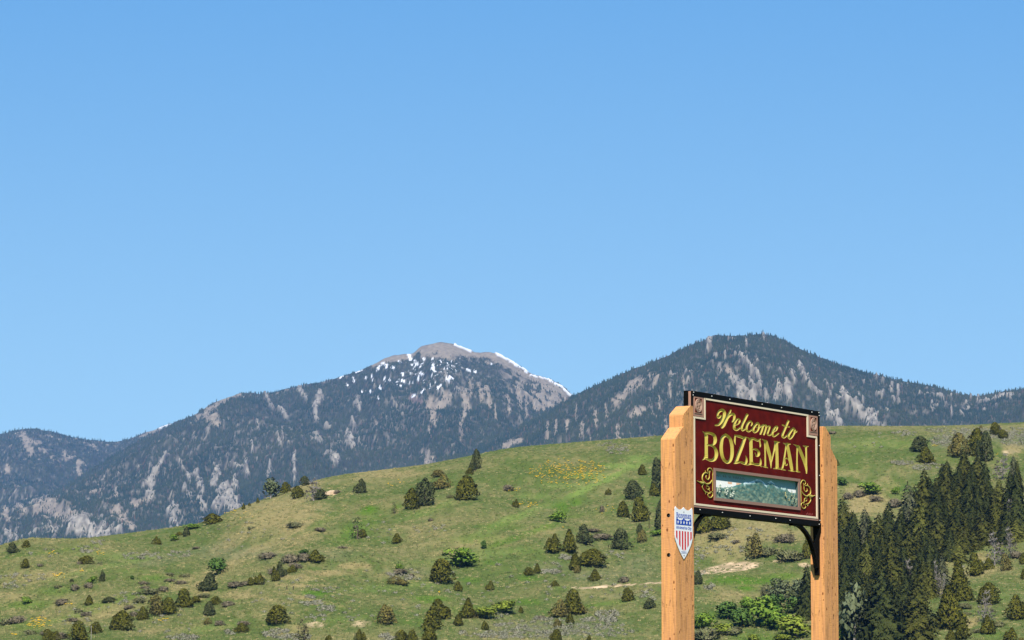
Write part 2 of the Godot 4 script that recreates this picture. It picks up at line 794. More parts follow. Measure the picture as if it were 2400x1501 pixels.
const OUTCROPS_RIGHT := """1665 792 1662 826 7 rock
1735 834 1763 868 6 rock
1763 868 1798 928 7 rock
1722 888 1738 925 11 rock
1735 905 1765 940 10 rock
1760 900 1772 930 8 rock
1698 862 1716 876 9 bare
1841 905 1848 930 14 rock
1828 910 1822 936 8 rock
1873 858 1884 878 5 rock
1884 878 1906 912 7 rock
1856 880 1866 900 6 rock
1976 926 1984 950 10 rock
1984 945 2020 970 17 rock
2020 970 2058 996 15 rock
1942 950 1946 980 10 rock
1960 980 1966 996 12 rock
2106 912 2108 928 5 rock
2053 882 2056 886 4 rock
2068 895 2073 900 4 rock
2090 905 2093 909 3 rock
1497 893 1475 915 13 bare
1475 915 1445 942 12 bare
1480 970 1504 962 11 bare
1364 990 1362 1022 5 bare
1283 990 1282 1034 4 bare
1303 985 1302 1020 3 bare
1350 950 1350 990 3 bare
1330 985 1328 1010 4 bare
1394 960 1398 1000 4 bare
1420 950 1422 980 4 bare
1185 1046 1215 1034 11 bare
1445 1000 1450 1030 7 bare
1380 1010 1384 1036 6 bare
1760 870 1764 874 4 rock
1700 830 1702 840 3 rock
2230 960 2232 975 3 rock
2186 950 2188 962 4 rock
2270 955 2274 960 3 rock
1544 930 1546 960 3 bare
1570 900 1572 930 3 bare
1520 870 1524 890 3 bare
1600 880 1604 905 3 bare
1560 985 1564 1010 5 bare
1790 790 1794 800 3 rock
1750 800 1752 815 3 rock
1940 905 1944 920 4 rock"""


func build_mountains() -> void:
	var tree := Bits.new()
	for k in 3:
		var y0 := 0.06 + 0.27 * k
		var y1 := minf(y0 + 0.48, 1.0)
		var r := 0.25 - 0.06 * k
		for i in 6:
			var t0 := TAU * (i + 0.5 * k) / 6
			var t1 := TAU * (i + 1 + 0.5 * k) / 6
			var u := Vector3(cos(t0), 0, sin(t0)) * r * (0.8 + 0.4 * fmod(i * 0.37, 1.0))
			var w := Vector3(cos(t1), 0, sin(t1)) * r * (0.8 + 0.4 * fmod((i + 1) % 6 * 0.37, 1.0))
			tree.tri(Vector3(0, y0, 0) + u, Vector3(0, y0, 0) + w, Vector3(0, y1, 0), ((u + w).normalized() + Vector3.UP * 0.45).normalized(), Color.WHITE)
	var tm := tree.mesh()
	mountain("far_ridge", "distant low forested ridge at the far left behind the snowy mountain", "-3600 1260 -2200 1120 -1200 1040 -500 1005 0 1018 30 1010 70 1005 110 1010 150 1020 200 1030 270 1036 300 1030 330 1018 360 1008 400 993 450 978 520 965 700 960 1200 980", 10200.0, 7600.0, 1290.0, -3600.0, 900.0, 3.2, "53 1020 72 1062 9 bare\n60 1030 90 1040 6 bare\n18 1092 20 1108 6 bare\n182 1082 186 1112 6 bare\n150 1060 156 1076 4 bare\n345 1016 372 1004 7 bare\n328 1024 340 1020 4 bare\n374 1003 400 994 3.5 snow", 40000, tm, 0)
	mountain("snowy_mountain", "forested mountain with a bare grey summit dome and snow patches", "-1500 1330 -300 1262 0 1187 117 1158 176 1124 264 1070 330 1032 400 998 450 975 500 945 560 923 580 921 620 923 690 908 760 894 800 882 850 866 880 852 910 837 940 831 965 829 985 815 1010 806 1035 803 1065 807 1104 824 1130 826 1163 829 1200 847 1240 872 1290 891 1320 906 1350 931 1450 985 1700 1080 2200 1200", 8200.0, 5200.0, 1330.0, -1500.0, 1900.0, 2.4, OUTCROPS_LEFT, 128000, tm, 1)
	mountain("forest_mountain", "dark forested mountain with pale cliffs behind the sign", "700 1260 850 1190 950 1135 1050 1082 1120 1043 1250 983 1350 926 1450 881 1560 836 1650 797 1680 786 1720 788 1780 784 1810 787 1830 794 1900 829 2000 865 2100 890 2200 910 2280 929 2330 922 2400 912 2550 900 2800 930 3300 990 4000 1090 5200 1260", 6600.0, 4300.0, 1300.0, 750.0, 5200.0, 2.4, OUTCROPS_RIGHT, 134000, tm, 2)


func mountain(called: String, label: String, line: String, R: float, D0: float, base_row: float, x0: float, x1: float, step: float, strokes: String, trees: int, tree_mesh: Mesh, which: int) -> void:
	var crest := skyline(line)
	var e0 := ray(1200, base_row).y
	var xs := PackedFloat32Array()
	var at := x0
	while at < x1:
		xs.append(at)
		at += step if at > -420.0 and at < 2820.0 else 40.0
	var nc := xs.size()
	var rise := 230
	var nr := rise + 9
	var pos := PackedVector3Array()
	pos.resize(nc * nr)
	var py := PackedFloat32Array()
	py.resize(nc * nr)
	var px := xs
	var kinds := ["rock", "bare", "snow", "brown", "ice"]
	var share := PackedFloat32Array()
	share.resize(nc * nr * 5)
	var seed_shift := 300.0 * which
	for i in nc:
		var a := ray(xs[i], 1000.0).x
		var er := look(crest, a)
		var e1 := minf(e0, er - 0.004)
		for j in nr:
			var k := minf(float(j) / rise, 1.0)
			var s := 1.0 - pow(1.0 - k, 1.0 / 1.35)
			var d := lerpf(D0, R, s)
			var e := lerpf(e1, er, k)
			var x := a * R
			var h := EYE + d * e
			var w := smoothstep(0.0, 0.16, 1.0 - k) * smoothstep(0.0, 0.1, k)
			var rib := ridged.get_noise_2d((x + seed_shift) / 620.0, d / 1700.0)
			h += w * (rib * 44.0 - 12.0) + w * mid.get_noise_2d(x / 110.0 + seed_shift, d / 240.0) * 16.0
			h += fine.get_noise_2d(x / 30.0, d / 45.0) * 2.0
			if j > rise:
				d = R * (1.0 + 0.02 * (j - rise))
				h = EYE + R * er - (d - R) * 0.5
			pos[i * nr + j] = at_az(a, d, h)
			py[i * nr + j] = row_of(a, (h - EYE) / d)
	for l in strokes.split("\n"):
		var p := l.split(" ")
		var k := kinds.find(p[5])
		if k < 0:
			continue
		var A := Vector2(float(p[0]), float(p[1]))
		var B := Vector2(float(p[2]), float(p[3]))
		var hw := float(p[4]) * (0.6 if k == 2 else 0.45 if k == 4 else 0.9)
		for i in nc:
			if px[i] < minf(A.x, B.x) - hw * 1.9 or px[i] > maxf(A.x, B.x) + hw * 1.9:
				continue
			for j in nr:
				var o := i * nr + j
				var q := Vector2(px[i], py[o])
				var t := clampf((q - A).dot(B - A) / maxf((B - A).length_squared(), 0.01), 0.0, 1.0)
				var r := (q - A - (B - A) * t).length() / hw
				if r > 1.9:
					continue
				var g := pos[o]
				r += fine.get_noise_2d(g.x / 16.0, g.z / 60.0) * (0.85 if k >= 2 else 1.0)
				share[o * 5 + k] = maxf(share[o * 5 + k], smoothstep(1.25, 0.55, r) if k < 2 else smoothstep(1.0, 0.8, r))
	# scattered small rocks and openings, drawn out down the slope
	var col := PackedColorArray()
	col.resize(nc * nr)
	var open := PackedFloat32Array()
	open.resize(nc * nr)
	for i in nc:
		for j in nr:
			var o := i * nr + j
			var p := pos[o]
			var X := px[i]
			var Y := py[o]
			var rock := share[o * 5]
			var bare := maxf(share[o * 5 + 1], share[o * 5 + 3])
			var snow := maxf(share[o * 5 + 2], share[o * 5 + 4])
			var speck := fine.get_noise_2d(p.x / 22.0 + 900.0, p.z / 110.0) + 0.5 * mid.get_noise_2d(p.x / 260.0 + 50.0, p.z / 500.0)
			var wide := broad.get_noise_2d(p.x / 700.0 + seed_shift, p.z / 1200.0)
			var scat := smoothstep(0.64, 0.84, speck + wide * 0.40)
			if which == 1:
				# the bare dome and the open right flank
				var edge := 838.0 + maxf(0.0, X - 1073.0) * 0.08 + maxf(0.0, X - 1150.0) * 0.42
				edge += fine.get_noise_2d(p.x / 40.0, p.z / 120.0) * 14.0 + (maxf(0.0, 985.0 - X) * 0.5 if X < 985.0 else 0.0)
				if X > 985.0 and X < 1420.0:
					bare = maxf(bare, smoothstep(edge + 5.0, edge - 5.0, Y))
					if X > 1150.0:
						bare = maxf(bare, smoothstep(0.12, 0.4, speck + 0.45 - (Y - edge) / 110.0) * smoothstep(1150.0, 1200.0, X))
				if X > 870.0 and X < 990.0:
					bare = maxf(bare, smoothstep(20.0, 12.0, Y - row_of(ray(X, Y).x, look(crest, ray(X, Y).x)) + absf(X - 930.0) * 0.16))
				if X > 800.0 and X < 1130.0 and Y < 925.0 and Y > edge + 4.0:
					var z := smoothstep(930.0, 880.0, Y) * smoothstep(800.0, 880.0, X) * smoothstep(1130.0, 1050.0, X)
					snow = maxf(snow, smoothstep(0.60, 0.66, fine.get_noise_2d(p.x / 13.0 + 70.0, p.z / 30.0) + z * 0.16) * z)
				scat *= 0.75
			if which == 2:
				scat *= smoothstep(1300.0, 1480.0, X) * 0.35 + 0.65
				if X > 1700.0 and X < 2100.0:
					scat = maxf(scat, smoothstep(0.42, 0.62, speck + 0.10 - absf(Y - 925.0) / 200.0))
				if X < 1560.0:
					bare = maxf(bare, scat)
					scat = 0.0
			if which == 0:
				bare = maxf(bare, smoothstep(0.62, 0.82, speck + 0.1))
				scat *= 0.3
			rock = maxf(rock, scat)
			var n := fine.get_noise_2d(p.x / 12.0, p.z / 26.0)
			var grit := fine.get_noise_2d(p.x / 11.0 + 33.0, p.z / 48.0)
			var c := Color(0.040, 0.042, 0.026).lerp(Color(0.105, 0.096, 0.074), smoothstep(0.15, 0.55, grit + wide * 0.4)) * (1.0 + n * 0.5)
			c = c.lerp(Color(0.205, 0.172, 0.128) * (1.0 + n * 0.35), clampf(bare, 0.0, 1.0))
			c = c.lerp(Color(0.13, 0.095, 0.08), share[o * 5 + 3])
			c = c.lerp(Color(0.212, 0.192, 0.155) * (1.0 + n * 0.7), clampf(rock, 0.0, 1.0))
			c = c.lerp(Color(0.66, 0.675, 0.70), clampf(snow * 1.3, 0.0, 1.0))
			col[o] = c
			open[o] = clampf(maxf(maxf(rock, bare), snow), 0.0, 1.0)
			if rock > 0.05 and j < rise - 2:
				pos[o].y += rock * (4.0 + 9.0 * ridged.get_noise_2d(p.x / 45.0, p.z / 120.0))
			elif share[o * 5 + 4] > 0.05:
				pos[o].y += share[o * 5 + 4] * 3.0
	var m := mat(Color.WHITE, 1.0, 0.1)
	m.vertex_color_use_as_albedo = true
	tag(put(called, grid_mesh(pos, col, nc, nr), m), label, "mountain", "", "structure")
	# the forest on its flanks
	var buf := PackedFloat32Array()
	var height := [7.6, 6.5, 6.3][which] as float
	for n in trees:
		var i := rng.randi() % (nc - 1)
		var j := int(rng.randf() * rise)
		var o := i * nr + j
		if py[o] > 1300.0 or px[i] < -400.0 or px[i] > 2800.0:
			continue
		var p := pos[o].lerp(pos[o + nr], rng.randf()).lerp(pos[o + 1], rng.randf() * 0.5)
		var gap := smoothstep(0.25, 0.6, mid.get_noise_2d(p.x / 130.0 - 80.0, p.z / 300.0))
		var op := open[o]
		var cluster := fine.get_noise_2d(p.x / 34.0 + 11.0, p.z / 90.0)
		if rng.randf() < op * (1.0 if py[o] < 860.0 and which == 1 else 0.76 - cluster * 0.55) or rng.randf() < gap * 0.6 or rng.randf() < smoothstep(0.1, 0.5, fine.get_noise_2d(p.x / 11.0 + 33.0, p.z / 48.0)) * 0.6:
			continue
		var hh := height * rng.randf_range(0.55, 1.25) * (0.7 if op > 0.3 else 1.0)
		if which == 1 and py[o] < 900.0:
			hh *= 0.75
		var tone := broad.get_noise_2d(p.x / 240.0, p.z / 400.0)
		var c := Color(0.022, 0.034, 0.018).lerp(Color(0.042, 0.052, 0.024), clampf(0.5 + tone + rng.randfn() * 0.2, 0.0, 1.0)) * rng.randf_range(0.85, 1.15)
		if rng.randf() < 0.03:
			c = Color(0.10, 0.07, 0.05)
		var b := Basis(Vector3.UP, rng.randf() * TAU).scaled(Vector3(hh * rng.randf_range(0.8, 1.15), hh, hh * rng.randf_range(0.8, 1.15)))
		push(buf, b, p - Vector3(0, 0.6, 0), c)
	var fm := mat(Color.WHITE, 0.9, 0.2)
	fm.vertex_color_use_as_albedo = true
	many(["far_ridge_forest", "snowy_mountain_forest", "forest_mountain_forest"][which], tree_mesh, fm, buf, ["conifer forest on the distant low ridge at far left", "conifer forest below the snowy summit", "dense conifer forest on the dark mountain behind the sign"][which], "forest")


# ---------------------------------------------------------------- the welcome sign
const SIGN_W := 2.270
const SIGN_H := 0.990
const SIGN_TOP := 4.562
const GLYPHS := {
	"B": "117,353,14 116,445,14 116,528,14;88,322,2 104,335,7 117,361,14;86,558,3 101,543,8 116,512,14;114,332,10 145,328,11 176,338,14 188,366,15 186,394,14 173,417,9 146,426,6 117,426,6;117,434,5 152,429,6 179,439,12 196,473,15 195,509,15 178,542,14 149,553,11 117,544,9",
	"O": "275,324,13 248,349,14 238,395,15 236,443,15 242,495,15 258,533,14 285,551,13 309,530,14 323,483,15 325,435,15 320,387,15 305,345,14 275,324,13",
	"Z": "350,319,6 347,351,9 348,375,6 353,393,2;348,316,6 368,319,10 392,320,12 416,327,11 440,317,5;430,330,13 403,407,15 375,484,15 357,536,14;338,553,3 359,543,11 387,534,8 410,538,11 432,542,11 442,518,11 443,495,7 436,474,2;432,541,10 445,552,2",
	"E": "480,339,15 481,433,15 482,526,15;442,317,2 460,323,6 480,343,14;480,326,10 508,322,11 536,332,9 554,320,6 563,314,2;552,325,7 557,352,7 559,369,7 556,386,2;485,416,6 507,409,7 532,413,11 546,434,12 541,455,11 527,463,8 517,448,3 515,438,2;449,552,3 470,539,9 486,530,14 506,535,10 535,536,12 557,528,11 561,499,8 557,476,2;555,529,10 566,552,2",
	"M": "597,342,7 599,437,7 600,537,8;572,315,2 593,323,8 605,337,16;606,331,16 625,400,16 644,471,13 648,551,2;653,491,6 670,418,7 689,333,11;695,326,15 699,423,14 700,534,14;679,319,6 696,323,11 724,318,2;574,546,2 593,546,7 608,547,7 623,552,2;666,553,2 689,545,8 714,544,8 737,551,2",
	"A": "779,337,7 765,426,8 751,510,9 741,538,10;789,335,14 806,420,15 821,509,15 827,542,12;752,321,2 774,326,8 794,324,11 819,320,2;756,461,5 773,450,6 789,448,6 802,464,5;764,463,6 766,483,8 770,503,7 780,506,7 789,493,2;723,549,2 741,546,7 755,548,7 774,552,2;793,550,2 818,549,7 834,550,7 849,553,2",
	"N": "874,348,7 871,440,7 871,523,9 873,543,10;852,549,2 872,548,7 884,549,6 899,551,2;841,321,2 865,326,7 881,339,15;884,334,15 911,393,16 940,464,16 951,512,11 954,554,4;950,324,10 952,387,8 952,471,8 953,552,5;923,320,2 946,323,8 975,318,2",
	"W": "235,168,6 219,184,13 209,179,10 211,157,9 228,130,11 251,121,14 264,137,14 261,166,14 243,209,14 219,245,10 191,255,7;316,109,6 302,143,11 282,187,14 258,243,14 244,263,11;294,177,8 314,149,10 336,140,12 346,156,11 339,186,10 327,205,6",
	"e": "351,229,6 377,214,6 389,186,9 377,172,6 357,191,10 343,230,12 345,258,13 364,268,9 394,243,7",
	"l": "451,127,11 433,167,11 413,211,11 404,245,11 413,264,9 438,244,6",
	"c": "483,213,6 492,194,7 481,178,8 461,191,11 446,226,11 446,255,11 464,265,8 493,242,6",
	"o": "537,183,9 513,212,11 500,246,11 512,265,9 537,245,9 551,206,9 539,183,9;527,218,5 539,225,6 557,215,6 578,196,6",
	"m": "585,192,8 573,235,10 560,270,9;585,203,5 604,190,7 609,205,8 598,244,9 589,270,9;612,205,5 635,194,7 638,207,8 626,239,9 621,263,9 638,271,7 661,250,6",
	"e2": "671,237,6 696,217,7 704,190,8 688,193,7 669,225,11 661,259,11 677,275,8 714,244,6",
	"t": "798,126,11 779,175,10 758,224,11 746,259,12 762,273,8 793,243,6;748,167,7 775,173,7 804,174,6",
	"o2": "841,182,9 816,215,12 799,251,12 811,274,10 837,245,9 856,201,9 844,181,8;841,201,5 850,213,6 867,209,6 874,199,2",
}
const SCROLL := "343,806,2 347,736,2 346,675,2;346,675,2 350,650,2 323,623,3 288,619,3 263,633,3 269,652,2 294,654,2 301,642,2;301,644,2 291,672,2 287,700,3 262,716,3 231,703,3 237,683,2;269,664,2 225,661,3 188,675,4 169,701,4 174,728,4 202,747,3;193,733,3 237,752,4 299,742,4 334,715,2;202,747,3 168,774,3 180,797,3 217,817,3 261,823,2;236,785,2 261,799,2 286,788,3 268,771,2 236,770,2;286,788,2 292,809,2 311,814,2;292,832,2 311,814,2 336,819,3 344,840,3 317,860,3 279,859,3 261,841,2 286,822,2;81,736,2 124,744,3 151,747,8 193,746,4;222,643,2 225,659,2;217,820,2 226,837,2"


func sp(u: float, v: float, n: float) -> Vector3:     # millimetres on the sign: across, down from its top edge, out of its face
	return Vector3(u * 0.001, SIGN_TOP - v * 0.001, n * 0.001)


func sbox(b: Bits, u0: float, u1: float, v0: float, v1: float, n0: float, n1: float, col := Color.WHITE) -> void:
	b.box(sp(u0, v1, n0), sp(u1, v0, n1), col)


func wood() -> StandardMaterial3D:
	var w := 256
	var h := 512
	var im := Image.create(w, h, false, Image.FORMAT_RGB8)
	var hm := Image.create(w, h, false, Image.FORMAT_RGB8)
	for y in h:
		for x in w:
			var grain := fine.get_noise_2d(x / 4.0, y / 130.0) * 0.5 + mid.get_noise_2d(x / 22.0, y / 260.0)
			var saw := fine.get_noise_2d(x / 60.0 + 30.0, y / 1.6)
			var c := lin(0.56, 0.268, 0.104)
			var v := 1.0 + grain * 0.09 + saw * 0.07
			var check := absf(mid.get_noise_2d(x / 26.0 + 500.0, y / 420.0))
			var crack := 0.0
			if check < 0.012 and mid.get_noise_2d(x / 200.0, y / 160.0 + 90.0) > 0.14:
				crack = 1.0
			v *= 1.0 - 0.62 * crack
			v *= 1.0 - 0.12 * smoothstep(0.15, 0.5, mid.get_noise_2d(x / 40.0 + 77.0, y / 300.0 + 5.0))
			im.set_pixel(x, y, Color(c.r * v, c.g * v, c.b * v * (1.0 - grain * 0.1)))
			var g := clampf(0.6 + grain * 0.25 + saw * 0.22 - crack * 0.5, 0.0, 1.0)
			hm.set_pixel(x, y, Color(g, g, g))
	# knots
	for k in 16:
		var cx := rng.randi_range(8, w - 9)
		var cy := rng.randi_range(10, h - 11)
		var r := rng.randf_range(2.0, 4.5)
		for y in range(-9, 10):
			for x in range(-6, 7):
				var q := Vector2(x, y * 0.7).length() / r
				if q < 1.6:
					var o := im.get_pixel((cx + x + w) % w, (cy + y + h) % h)
					im.set_pixel((cx + x + w) % w, (cy + y + h) % h, o.lerp(Color(0.30, 0.15, 0.08), smoothstep(1.5, 0.4, q) * 0.75))
	var m := mat(Color.WHITE, 0.85, 0.2)
	m.albedo_texture = ImageTexture.create_from_image(im)
	m.heightmap_enabled = true
	m.heightmap_texture = ImageTexture.create_from_image(hm)
	m.heightmap_scale = 0.35
	m.uv1_triplanar = true
	m.uv1_scale = Vector3(2.4, 0.9, 2.4)
	return m


func post(flip: bool, m: Material) -> CSGCombiner3D:
	var prof := PackedVector2Array()
	var left := [[-333, 5200], [-333, 424], [-326, 412], [-212, 322], [-200, 317], [-192, 312], [-192, 216], [-186, 204], [-82, 135], [-70, 131], [-40, 131], [-33, 137], [-33, 5200]]
	var inner := SIGN_W * 1000.0
	for p in left:
		var u: float = p[0]
		if flip:
			u = inner + 14.0 + (-33.0 - u) * 0.85
		prof.append(Vector2(u * 0.001, SIGN_TOP - p[1] * 0.001))
	var c := CSGCombiner3D.new()
	c.name = "post"
	sign_root.add_child(c, true)
	var body := CSGPolygon3D.new()
	body.name = "timber"
	body.polygon = prof
	body.depth = 0.135
	body.material = m
	body.position.z = 0.035
	c.add_child(body, true)
	if not flip:
		var dark := mat(lin(0.03, 0.018, 0.01))
		for v in [1041, 1362]:
			var hole := CSGCylinder3D.new()
			hole.name = "counterbore"
			hole.operation = CSGShape3D.OPERATION_SUBTRACTION
			hole.radius = 0.017
			hole.height = 0.06
			hole.sides = 20
			hole.rotation.z = PI / 2
			hole.position = sp(-333, v, -32)
			hole.material = dark
			c.add_child(hole, true)
			var b := CylinderMesh.new()
			b.top_radius = 0.008
			b.bottom_radius = 0.008
			b.height = 0.012
			var bolt := put("bolt", b, mat(lin(0.42, 0.40, 0.38), 0.5), c)
			bolt.rotation.z = PI / 2
			bolt.position = sp(-311, v, -32)
	return c


# smooth a stroke of "x,y,r" points into short tapered pieces
func stroke(s: String, per := 5) -> Array[Vector3]:
	var pts: Array[Vector3] = []
	for p in s.split(" "):
		var q := p.split(",")
		pts.append(Vector3(float(q[0]), float(q[1]), float(q[2])))
	var out: Array[Vector3] = []
	for i in pts.size() - 1:
		var a := pts[maxi(i - 1, 0)]
		var d := pts[mini(i + 2, pts.size() - 1)]
		for k in per:
			out.append(pts[i].cubic_interpolate(pts[i + 1], a, d, float(k) / per) * Vector3(1, 1, 0.92))
	out.append(pts[-1])
	return out


func build_sign() -> void:
	sign_root = Node3D.new()
	sign_root.name = numbered("welcome_sign")
	add_child(sign_root)
	sign_root.position = Vector3(1.47169, 0.0, -31.36)
	sign_root.rotation.y = PI / 2 - 0.55676
	tag(sign_root, "carved maroon and gold welcome sign between two tan timber posts", "sign")
	var m_wood := wood()
	post(false, m_wood)
	post(true, m_wood)
	var black := mat(lin(0.004, 0.004, 0.004), 0.6, 0.15)
	var maroon := mat(lin(0.128, 0.0075, 0.0045), 0.6, 0.16)
	var tt := NoiseTexture2D.new()
	tt.width = 256
	tt.height = 256
	tt.noise = mid.duplicate()
	tt.noise.frequency = 0.02
	tt.seamless = true
	var gr := Gradient.new()
	gr.set_color(0, Color(0.74, 0.70, 0.70))
	gr.set_color(1, Color(1, 1, 1))
	tt.color_ramp = gr
	maroon.albedo_texture = tt
	maroon.uv1_triplanar = true
	maroon.uv1_scale = Vector3(1.3, 1.3, 1.3)
	var umber := mat(lin(0.33, 0.185, 0.135), 0.7, 0.2)
	var cream := mat(lin(0.66, 0.55, 0.39), 0.6, 0.2)
	var gold := mat(lin(0.52, 0.42, 0.075), 0.45, 0.5)
	gold.metallic = 0.25
	var W := SIGN_W * 1000.0
	var H := SIGN_H * 1000.0
	# frame: front lips, edge board, rear channel
	for r in [[0, W, 0, 42], [0, W, 955, H + 12], [0, 17, 42, 955], [W - 34, W, 42, 955]]:
		var b := Bits.new()
		sbox(b, r[0], r[1], r[2], r[3], -5, 8)
		put("frame_rail", b.mesh(), black, sign_root)
	for r in [[0, W, -3, 40], [0, W, 955, H + 14], [-3, 40, 40, 955], [W - 40, W + 3, 40, 955]]:
		var b := Bits.new()
		sbox(b, r[0], r[1], r[2], r[3], -72, -29)
		put("rear_rail", b.mesh(), black, sign_root)
	var eb := Bits.new()
	sbox(eb, 2, W - 2, 3, H + 8, -29, -24)
	sbox(eb, 2, 24, 3, H + 8, -24, -6)
	sbox(eb, W - 28, W - 2, 3, H + 8, -24, -6)
	sbox(eb, 24, W - 28, 3, 30, -24, -6)
	sbox(eb, 24, W - 28, 965, H + 8, -24, -6)
	put("edge_board", eb.mesh(), umber, sign_root)
	var screw := SphereMesh.new()
	screw.radius = 0.006
	screw.height = 0.008
	screw.radial_segments = 8
	screw.rings = 4
	var steel := mat(lin(0.6, 0.6, 0.58), 0.4)
	for q in [[22, 12], [14, 36], [330, 20], [640, 22], [1210, 20], [1560, 22], [2120, 18], [2252, 12], [2258, 38], [2256, 300], [2256, 560], [2256, 760], [2254, 950], [500, 975], [980, 978], [1440, 976], [1700, 978], [2240, 985], [120, 972]]:
		put("screw", screw, steel, sign_root).position = sp(q[0], q[1], 9)
	# panel with the letters cut into it
	carve(maroon, gold, umber)
	# cream line with stepped corners
	var line := Bits.new()
	for r in [[216, 2048, 43, 58], [208, 228, 43, 224], [26, 208, 209, 224], [29, 49, 224, 922], [29, 2221, 922, 938], [2200, 2220, 238, 922], [2060, 2222, 222, 238], [2036, 2060, 43, 238]]:
		sbox(line, r[0], r[1], r[2], r[3], 0.5, 7)
	put("cream_border", line.mesh(), cream, sign_root)
	var rim := Bits.new()
	for r in [[17, 27, 227, 955], [2223, 2236, 239, 955], [27, 2223, 940, 955]]:
		sbox(rim, r[0], r[1], r[2], r[3], 0.4, 4)
	put("border_strip", rim.mesh(), umber, sign_root)
	rosette(19, 203, 43, 205, umber, maroon)
	rosette(2061, 2235, 43, 217, umber, maroon)
	picture(umber)
	for f in 2:
		var g := Bits.new()
		for st in SCROLL.split(";"):
			var pts := stroke(st, 4)
			for i in pts.size() - 1:
				var a := pts[i]
				var b := pts[i + 1]
				if f == 1:
					a.x = 2262.0 - a.x
					b.x = 2262.0 - b.x
				g.limb(sp(a.x, a.y, 3.5), sp(b.x, b.y, 3.5), maxf(a.z, 1.5) * 0.0016, maxf(b.z, 1.5) * 0.0016, 6, Color.WHITE)
		put("scrollwork", g.mesh(), gold, sign_root)
	# signature, a few faint hairlines
	var sg := Bits.new()
	var last := Vector2(2010, 905)
	for i in 22:
		var nx := Vector2(2010 + i * 6.4, 905 + sin(i * 2.2) * 9.0 + (sin(i * 0.9) * 5.0))
		sg.limb(sp(last.x, last.y, 0.3), sp(nx.x, nx.y, 0.3), 0.0012, 0.0012, 4, Color.WHITE)
		last = nx
	put("signature", sg.mesh(), mat(lin(0.26, 0.07, 0.065)), sign_root)
	for f in 2:
		bracket(f == 1, black)
	plaque()


